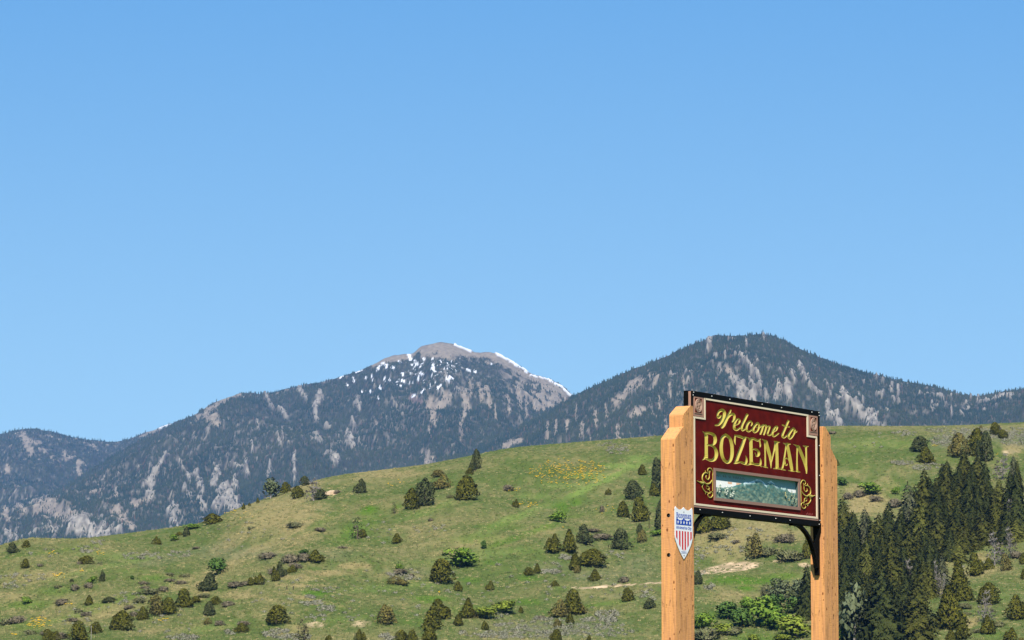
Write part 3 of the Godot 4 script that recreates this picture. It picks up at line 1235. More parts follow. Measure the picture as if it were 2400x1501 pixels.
func carve(maroon: Material, gold: Material, umber: Material) -> void:
	var panel := Bits.new()
	var x0 := 80.0
	var dx := 2.5
	var nx := 364
	var y0 := 100.0
	var dy := 2.5
	var ny := 192
	var f := PackedFloat32Array()
	f.resize((nx + 1) * (ny + 1))
	f.fill(9.0)
	var own := PackedInt32Array()
	own.resize(f.size())
	own.fill(0)
	var keys := GLYPHS.keys()
	for g in keys.size():
		for st in (GLYPHS[keys[g]] as String).split(";"):
			var pts := stroke(st)
			for k in pts.size() - 1:
				var a := pts[k]
				var b := pts[k + 1]
				var A := Vector2(a.x, a.y)
				var B := Vector2(b.x, b.y)
				var m := maxf(a.z, b.z) + 8.0
				for i in range(maxi(0, int((minf(A.x, B.x) - m - x0) / dx)), mini(nx, int((maxf(A.x, B.x) + m - x0) / dx) + 1) + 1):
					for j in range(maxi(0, int((minf(A.y, B.y) - m - y0) / dy)), mini(ny, int((maxf(A.y, B.y) + m - y0) / dy) + 1) + 1):
						var q := Vector2(x0 + i * dx, y0 + j * dy)
						var t := clampf((q - A).dot(B - A) / maxf((B - A).length_squared(), 0.01), 0.0, 1.0)
						var d := (q - A - (B - A) * t).length() - lerpf(a.z, b.z, t)
						var o := i * (ny + 1) + j
						if d < f[o]:
							f[o] = d
							own[o] = g
	var letters: Array[Bits] = []
	for g in keys.size():
		letters.append(Bits.new())
	var place := func(x: float, y: float, d: float) -> Vector3:
		return sp(x / 0.47, y, minf(d, 0.0) * 1.15)
	for j in ny:
		var run := -1
		for i in nx + 1:
			var outside := false
			if i < nx:
				var o := i * (ny + 1) + j
				var c := [f[o], f[o + ny + 1], f[o + ny + 2], f[o + 1]]
				outside = c[0] > 0 and c[1] > 0 and c[2] > 0 and c[3] > 0
				if not outside:
					var corner := [Vector3(x0 + i * dx, y0 + j * dy, c[0]), Vector3(x0 + (i + 1) * dx, y0 + j * dy, c[1]), Vector3(x0 + (i + 1) * dx, y0 + (j + 1) * dy, c[2]), Vector3(x0 + i * dx, y0 + (j + 1) * dy, c[3])]
					var best := o
					for w in [o, o + ny + 1, o + ny + 2, o + 1]:
						if f[w] < f[best]:
							best = w
					var into: Bits = letters[own[best]]
					for side in 2:
						var poly: Array[Vector3] = []
						for k in 4:
							var p: Vector3 = corner[k]
							var q: Vector3 = corner[(k + 1) % 4]
							var pin := p.z <= 0 if side == 0 else p.z > 0
							var qin := q.z <= 0 if side == 0 else q.z > 0
							if pin:
								poly.append(p)
							if pin != qin:
								var e := p.lerp(q, p.z / (p.z - q.z))
								e.z = 0.0
								poly.append(e)
						for k in range(1, poly.size() - 1):
							var P: Vector3 = place.call(poly[0].x, poly[0].y, poly[0].z if side == 0 else 0.0)
							var Q: Vector3 = place.call(poly[k].x, poly[k].y, poly[k].z if side == 0 else 0.0)
							var R: Vector3 = place.call(poly[k + 1].x, poly[k + 1].y, poly[k + 1].z if side == 0 else 0.0)
							var g := (R - P).cross(Q - P)
							if g.length_squared() < 1e-18:
								continue
							if g.z < 0:
								g = -g
							if side == 0:
								into.tri(P, Q, R, g.normalized(), Color.WHITE)
							else:
								panel.tri(P, Q, R, Vector3(0, 0, 1), Color.WHITE)
			if outside and run < 0:
				run = i
			if not outside and run >= 0:
				panel.quad(sp((x0 + run * dx) / 0.47, y0 + j * dy, 0), sp((x0 + i * dx) / 0.47, y0 + j * dy, 0), sp((x0 + i * dx) / 0.47, y0 + (j + 1) * dy, 0), sp((x0 + run * dx) / 0.47, y0 + (j + 1) * dy, 0), Color.WHITE)
				run = -1
	var ua := x0 / 0.47
	var ub := (x0 + nx * dx) / 0.47
	var vb := y0 + ny * dy
	# the rest of the face round the lettering and the picture's opening
	for r in [[17, 2236, 30, y0], [17, ua, y0, vb], [ub, 2236, y0, vb], [17, 2236, vb, 634], [17, 393, 634, 858], [1866, 2236, 634, 858], [17, 2236, 858, 956]]:
		panel.quad(sp(r[0], r[2], 0), sp(r[1], r[2], 0), sp(r[1], r[3], 0), sp(r[0], r[3], 0), Color.WHITE)
	var pn := put("panel", panel.mesh(), maroon, sign_root)
	for g in keys.size():
		put("letter", letters[g].mesh(), gold, pn)


func rosette(u0: float, u1: float, v0: float, v1: float, umber: Material, maroon: Material) -> void:
	var b := Bits.new()
	sbox(b, u0, u1, v0, v1, 0.6, 6)
	var tile := put("corner_tile", b.mesh(), umber, sign_root)
	var cx := (u0 + u1) / 2 - (8 if u0 < 500 else -4)
	var cy := (v0 + v1) / 2 - 8
	var s := Bits.new()
	sbox(s, cx - 58, cx + 58, cy - 59, cy + 59, 6.2, 7.2)
	put("inset", s.mesh(), maroon, tile)
	var k := Bits.new()
	var ring := func(r: float, w: float, ox: float, oy: float, squash: float) -> void:
		for i in 28:
			var a := TAU * i / 28
			var c := TAU * (i + 1) / 28
			k.limb(sp(cx + ox + cos(a) * r, cy + oy + sin(a) * r * squash, 9), sp(cx + ox + cos(c) * r, cy + oy + sin(c) * r * squash, 9), w, w, 5, Color.WHITE)
	ring.call(52.0, 0.0055, 0.0, 0.0, 1.0)
	ring.call(40.0, 0.0045, 0.0, 0.0, 1.0)
	for i in 5:
		ring.call(17.0, 0.004, cos(TAU * i / 5) * 20.0, sin(TAU * i / 5) * 20.0, 1.0)
	ring.call(6.0, 0.005, 0.0, 0.0, 1.0)
	put("knot", k.mesh(), mat(lin(0.37, 0.24, 0.18), 0.7, 0.2), tile)
	var e := Bits.new()
	for r in [[-64, 64, -66, -60], [-64, 64, 60, 66], [-64, -59, -60, 60], [59, 64, -60, 60]]:
		sbox(e, cx + r[0], cx + r[1], cy + r[2], cy + r[3], 6.4, 10)
	put("tile_edge", e.mesh(), umber, tile)


# the carved mountain picture sunk into the lower half of the panel
func picture(umber: Material) -> void:
	var b := Bits.new()
	for r in [[366, 1898, 612, 636], [366, 1898, 856, 881], [366, 395, 636, 856], [1864, 1898, 636, 856]]:
		sbox(b, r[0], r[1], r[2], r[3], 0.5, 9)
	var fr := put("picture_frame", b.mesh(), mat(lin(0.25, 0.15, 0.115), 0.7, 0.2), sign_root)
	var paint := mat(Color.WHITE, 0.7, 0.3)
	paint.vertex_color_use_as_albedo = true
	var sky := Bits.new()
	var U0 := 393.0
	var U1 := 1866.0
	var V0 := 634.0
	var V1 := 858.0
	for i in 40:
		for j in 12:
			var t := (j + 0.5) / 12.0
			var s := (i + 0.5) / 40.0
			var c := Color(0.12, 0.25, 0.25).lerp(Color(0.30, 0.42, 0.42), t * 1.6)
			var edge := 0.30 if s < 0.45 else 0.42
			if (t > edge and s < 0.45) or (s > 0.9 and t > 0.34 and t < 0.62):
				c = Color(0.85, 0.84, 0.80)
			if s < 0.45 and t > edge and t < edge + 0.13 and fine.get_noise_2d(i * 0.7, j * 1.9) > 0.12:
				c = Color(0.75, 0.47, 0.30)
			sky.quad(sp(lerpf(U0, U1, i / 40.0), lerpf(V0, V1, j / 12.0), -21), sp(lerpf(U0, U1, (i + 1) / 40.0), lerpf(V0, V1, j / 12.0), -21), sp(lerpf(U0, U1, (i + 1) / 40.0), lerpf(V0, V1, (j + 1) / 12.0), -21), sp(lerpf(U0, U1, i / 40.0), lerpf(V0, V1, (j + 1) / 12.0), -21), c)
	for r in [[U0, U1, V0 - 3, V0], [U0, U1, V1, V1 + 3], [U0 - 3, U0, V0, V1], [U1, U1 + 3, V0, V1]]:
		sbox(sky, r[0], r[1], r[2], r[3], -22, 0, Color(0.06, 0.10, 0.10))
	put("painted_sky", sky.mesh(), paint, fr)
	var sx := [0.0, 0.06, 0.13, 0.21, 0.30, 0.36, 0.41, 0.46, 0.52, 0.555, 0.60, 0.63, 0.66, 0.695, 0.74, 0.79, 0.86, 0.91, 0.94, 1.0]
	var sy := [0.55, 0.60, 0.57, 0.52, 0.40, 0.30, 0.24, 0.22, 0.10, 0.07, 0.17, 0.29, 0.14, 0.085, 0.20, 0.33, 0.27, 0.40, 0.46, 0.44]
	var nx := 130
	var ny := 30
	var pos := PackedVector3Array()
	var col := PackedColorArray()
	for i in nx + 1:
		var s := float(i) / nx
		var k := 0
		while k < 18 and sx[k + 1] < s:
			k += 1
		var t0: float = lerpf(sy[k], sy[k + 1], (s - sx[k]) / (sx[k + 1] - sx[k])) + fine.get_noise_2d(i * 0.9, 3.0) * 0.03
		for j in ny + 1:
			var q := float(j) / ny
			var t := lerpf(t0, 1.0, q)
			var rel := mid.get_noise_2d(s * 26.0, t * 4.0) * 4.5 + mid.get_noise_2d(s * 60.0 + 9.0, t * 9.0) * 1.2
			var n := -20.0 + minf(q * 40.0, 6.0) + rel * smoothstep(0.0, 0.15, q) + q * 4.0
			if j == 0:
				n = -21.0
			pos.append(sp(lerpf(U0, U1, s), lerpf(V0, V1, t), n))
			var m := mid.get_noise_2d(s * 22.0, t * 8.0 + 20.0)
			var c := Color(0.055, 0.150, 0.140).lerp(Color(0.20, 0.26, 0.18), clampf(0.4 + m + (t - 0.55) * 0.9, 0.0, 1.0))
			c = c.lerp(Color(0.035, 0.10, 0.10), clampf(mid.get_noise_2d(s * 11.0 - t * 3.0, t * 3.0 + 7.0) * 1.6, 0.0, 0.7))
			if t0 < 0.3:
				c = c.lerp(Color(0.66, 0.82, 0.82), smoothstep(0.16, 0.0, t - t0) * clampf(0.7 + m * 1.5, 0.0, 1.0))
			col.append(c)
	var arr := grid_mesh(pos, col, nx + 1, ny + 1)
	put("mountain_relief", arr, paint, fr)
	for i in 34:
		var right := i >= 18
		var u := rng.randf_range(400, 740) if not right else rng.randf_range(1640, 1860)
		var v := rng.randf_range(775, 845) if not right else rng.randf_range(770, 850)
		var pine := Bits.new()
		var hh := rng.randf_range(26, 48) * (1.0 if not right else 0.8)
		if right and u > 1760 and i % 3 == 0:
			hh *= 1.7
		var dark := Color(0.10, 0.19, 0.17)
		var tip := Color(0.66, 0.66, 0.52) if not right else Color(0.62, 0.45, 0.12)
		for k in 4:
			var vv := v - hh * (k + 1) / 4.6
			var w := hh * 0.36 * (1.1 - k / 4.4)
			var cc := dark.lerp(tip, (0.25 if u > 1740 else 0.75) if k % 2 == i % 2 else 0.1)
			pine.flat(sp(u - w, vv + hh * 0.12, -3), sp(u, vv - hh * 0.26, -6), sp(u, vv + hh * 0.16, 3), cc)
			pine.flat(sp(u + w, vv + hh * 0.12, -3), sp(u, vv + hh * 0.16, 3), sp(u, vv - hh * 0.26, -6), cc)
		put("carved_pine", pine.mesh(), paint, fr)
	# worn, no longer readable lettering in the painted sky
	var wl := Bits.new()
	var u := 425.0
	while u < 930.0:
		var w := rng.randf_range(10, 26)
		if rng.randf() < 0.8:
			sbox(wl, u, u + w * 0.35, 655 + rng.randf() * 5, 675 - rng.randf() * 6, -20.8, -20)
			sbox(wl, u + w * 0.35, u + w, 668 + rng.randf() * 4, 676, -20.8, -20.2)
		u += w + rng.randf_range(4, 14)
	tag(put("worn_lettering", wl.mesh(), mat(lin(0.14, 0.13, 0.11)), fr), "", "", "", "stuff")


func bracket(flip: bool, black: Material) -> void:
	var side := SIGN_W * 1000.0
	var path := [Vector2(1770, 1006), Vector2(1850, 1004), Vector2(1910, 1010), Vector2(1972, 1028), Vector2(2050, 1068), Vector2(2100, 1106), Vector2(2145, 1155), Vector2(2185, 1215), Vector2(2215, 1280), Vector2(2238, 1360)]
	var b := Bits.new()
	var out := func(u: float) -> float: return u if flip else side - u
	var bow := func(u: float) -> float: return u if flip else (side - u) * 0.72 - 25.0
	for i in path.size() - 1:
		var p: Vector2 = path[i]
		var q: Vector2 = path[i + 1]
		var n0 := Vector2(-(q - p).y, (q - p).x).normalized() * 12.0
		var p0 := p + n0
		var p1 := p - n0
		var q0 := q + n0
		var q1 := q - n0
		for k in [[p0, q0], [p1, q1]]:
			var s: Vector2 = k[0]
			var t: Vector2 = k[1]
			b.quad(sp(bow.call(s.x), s.y, -42), sp(bow.call(t.x), t.y, -42), sp(bow.call(t.x), t.y, -4), sp(bow.call(s.x), s.y, -4), Color.WHITE)
		for n in [-42.0, -4.0]:
			b.quad(sp(bow.call(p0.x), p0.y, n), sp(bow.call(q0.x), q0.y, n), sp(bow.call(q1.x), q1.y, n), sp(bow.call(p1.x), p1.y, n), Color.WHITE)
	var br := put("bracket", b.mesh(), black, sign_root)
	# leg down the inside of the post, wider where it takes the frame
	var leg := Bits.new()
	var gap := 2283.0 if flip else side + 32.0
	var u0: float = side - 14.0 if flip else -8.0
	var u1: float = gap if flip else out.call(gap)
	var prof := [Vector2(-62, 975), Vector2(8, 975), Vector2(6, 1050), Vector2(-8, 1110), Vector2(-10, 1425), Vector2(-50, 1425), Vector2(-54, 1110)]
	for i in prof.size():
		var p: Vector2 = prof[i]
		var q: Vector2 = prof[(i + 1) % prof.size()]
		leg.quad(sp(u0, p.y, p.x), sp(u0, q.y, q.x), sp(u1, q.y, q.x), sp(u1, p.y, p.x), Color.WHITE)
		if i > 0 and i < prof.size() - 1:
			for uu in [u0, u1]:
				leg.flat(sp(uu, prof[0].y, prof[0].x), sp(uu, p.y, p.x), sp(uu, q.y, q.x), Color.WHITE)
	put("bracket_leg", leg.mesh(), black, br)


func plaque() -> void:
	# a shield with a scalloped top on the left post; local millimetres u -357..-66, v 970..1394
	var u0 := -357.0
	var w := 291.0
	var v0 := 970.0
	var h := 424.0
	var outline := func(x0: float, x1: float, ytop: float, depth: float, straight: float, tip: float) -> PackedVector2Array:
		var p := PackedVector2Array()
		for k in 2:
			var a := lerpf(x0, x1, 0.035 + 0.465 * k)
			var b := lerpf(x0, x1, 0.5 + 0.465 * k)
			for i in 9:
				var t := i / 9.0
				p.append(Vector2(lerpf(a, b, t), ytop + depth * pow(sin(PI * t), 0.8)))
		p.append(Vector2(lerpf(x0, x1, 0.965), ytop))
		p.append(Vector2(x1, ytop + depth * 0.7))
		if tip > 0.0:
			p.append(Vector2(x1, straight))
			for i in range(1, 10):
				var t := i / 10.0
				p.append(Vector2(lerpf(x1, (x0 + x1) / 2, pow(t, 1.55)), lerpf(straight, tip, t)))
			p.append(Vector2((x0 + x1) / 2, tip))
			for i in range(9, 0, -1):
				var t := i / 10.0
				p.append(Vector2(lerpf(x0, (x0 + x1) / 2, pow(t, 1.55)), lerpf(straight, tip, t)))
		else:
			p.append(Vector2(x1, straight))
		p.append(Vector2(x0, straight))
		p.append(Vector2(x0, ytop + depth * 0.7))
		return p
	var slab := func(poly: PackedVector2Array, n0: float, n1: float) -> ArrayMesh:
		var b := Bits.new()
		var tri := Geometry2D.triangulate_polygon(poly)
		for i in tri.size() / 3:
			var q: Array[Vector2] = []
			for k in 3:
				q.append(poly[tri[i * 3 + k]])
			for n in [n0, n1]:
				b.tri(sp(u0 + q[0].x * w, v0 + q[0].y * h, n), sp(u0 + q[1].x * w, v0 + q[1].y * h, n), sp(u0 + q[2].x * w, v0 + q[2].y * h, n), Vector3(0, 0, 1 if n == n1 else -1), Color.WHITE)
		for i in poly.size():
			var p := poly[i]
			var q := poly[(i + 1) % poly.size()]
			b.quad(sp(u0 + p.x * w, v0 + p.y * h, n0), sp(u0 + q.x * w, v0 + q.y * h, n0), sp(u0 + q.x * w, v0 + q.y * h, n1), sp(u0 + p.x * w, v0 + p.y * h, n1), Color.WHITE)
		return b.mesh()
	var white := mat(lin(0.72, 0.73, 0.74), 0.5, 0.2)
	var blue := mat(lin(0.008, 0.050, 0.34), 0.5, 0.2)
	var red := mat(lin(0.52, 0.006, 0.008), 0.5, 0.2)
	var pl := put("plaque", slab.call(outline.call(0.0, 1.0, 0.0, 0.055, 0.56, 1.0), 38.0, 42.0), white, sign_root)
	tag(pl, "white shield plaque with blue band and red stripes")
	put("blue_band", slab.call(outline.call(0.07, 0.93, 0.212, 0.045, 0.345, 0.0), 42.1, 43.0), blue, pl)
	for i in 5:
		var star := PackedVector2Array()
		for k in 10:
			var r := 0.058 if k % 2 == 0 else 0.024
			var a := TAU * k / 10 - PI / 2
			star.append(Vector2(0.17 + 0.165 * i + cos(a) * r, 0.296 + sin(a) * r * w / h))
		put("star", slab.call(star, 43.1, 43.6), white, pl)
	var xs := [0.095, 0.265, 0.425, 0.575, 0.735, 0.905]
	var ends := [0.61, 0.745, 0.82, 0.82, 0.745, 0.61]
	for i in 6:
		var slope := [0.05, 0.05, 0.035, -0.035, -0.05, -0.05][i] as float
		var hw := 0.038
		put("stripe", slab.call(PackedVector2Array([Vector2(xs[i] - hw, 0.462), Vector2(xs[i] + hw, 0.462), Vector2(xs[i] + hw, ends[i] + slope * 0.5), Vector2(xs[i] - hw, ends[i] - slope * 0.5)]), 42.1, 43.0), red, pl)
	for t in [["Bozeman", 0.5, 0.165, 0.86, 0.105, true, blue], ["All-America City", 0.5, 0.405, 0.86, 0.075, false, blue], ["2001", 0.5, 0.868, 0.30, 0.045, true, mat(lin(0.12, 0.17, 0.33))]]:
		var f := SystemFont.new()
		f.font_names = PackedStringArray(["Droid Serif" if t[5] else "Droid Sans"])
		f.font_weight = 700
		var tm := TextMesh.new()
		tm.text = t[0]
		tm.font = f
		tm.font_size = 64
		tm.pixel_size = 0.001
		tm.depth = 0.004
		tm.curve_step = 3.0
		var bb := tm.get_aabb()
		var o := put("lettering", tm, t[6], pl)
		var k := Vector2(t[3] * w * 0.001 / bb.size.x, t[4] * h * 0.001 / bb.size.y)
		o.scale = Vector3(k.x, k.y, 0.15)
		var c := bb.get_center()
		o.position = sp(u0 + t[1] * w, v0 + t[2] * h, 42.5) - Vector3(c.x * k.x, c.y * k.y, 0)
	var hole := CylinderMesh.new()
	hole.top_radius = 0.0045
	hole.bottom_radius = 0.0045
	hole.height = 0.003
	for q in [[0.5, 0.095], [0.5, 0.925]]:
		var o := put("screw", hole, mat(lin(0.03, 0.03, 0.03)), pl)
		o.rotation.x = PI / 2
		o.position = sp(u0 + q[0] * w, v0 + q[1] * h, 43)


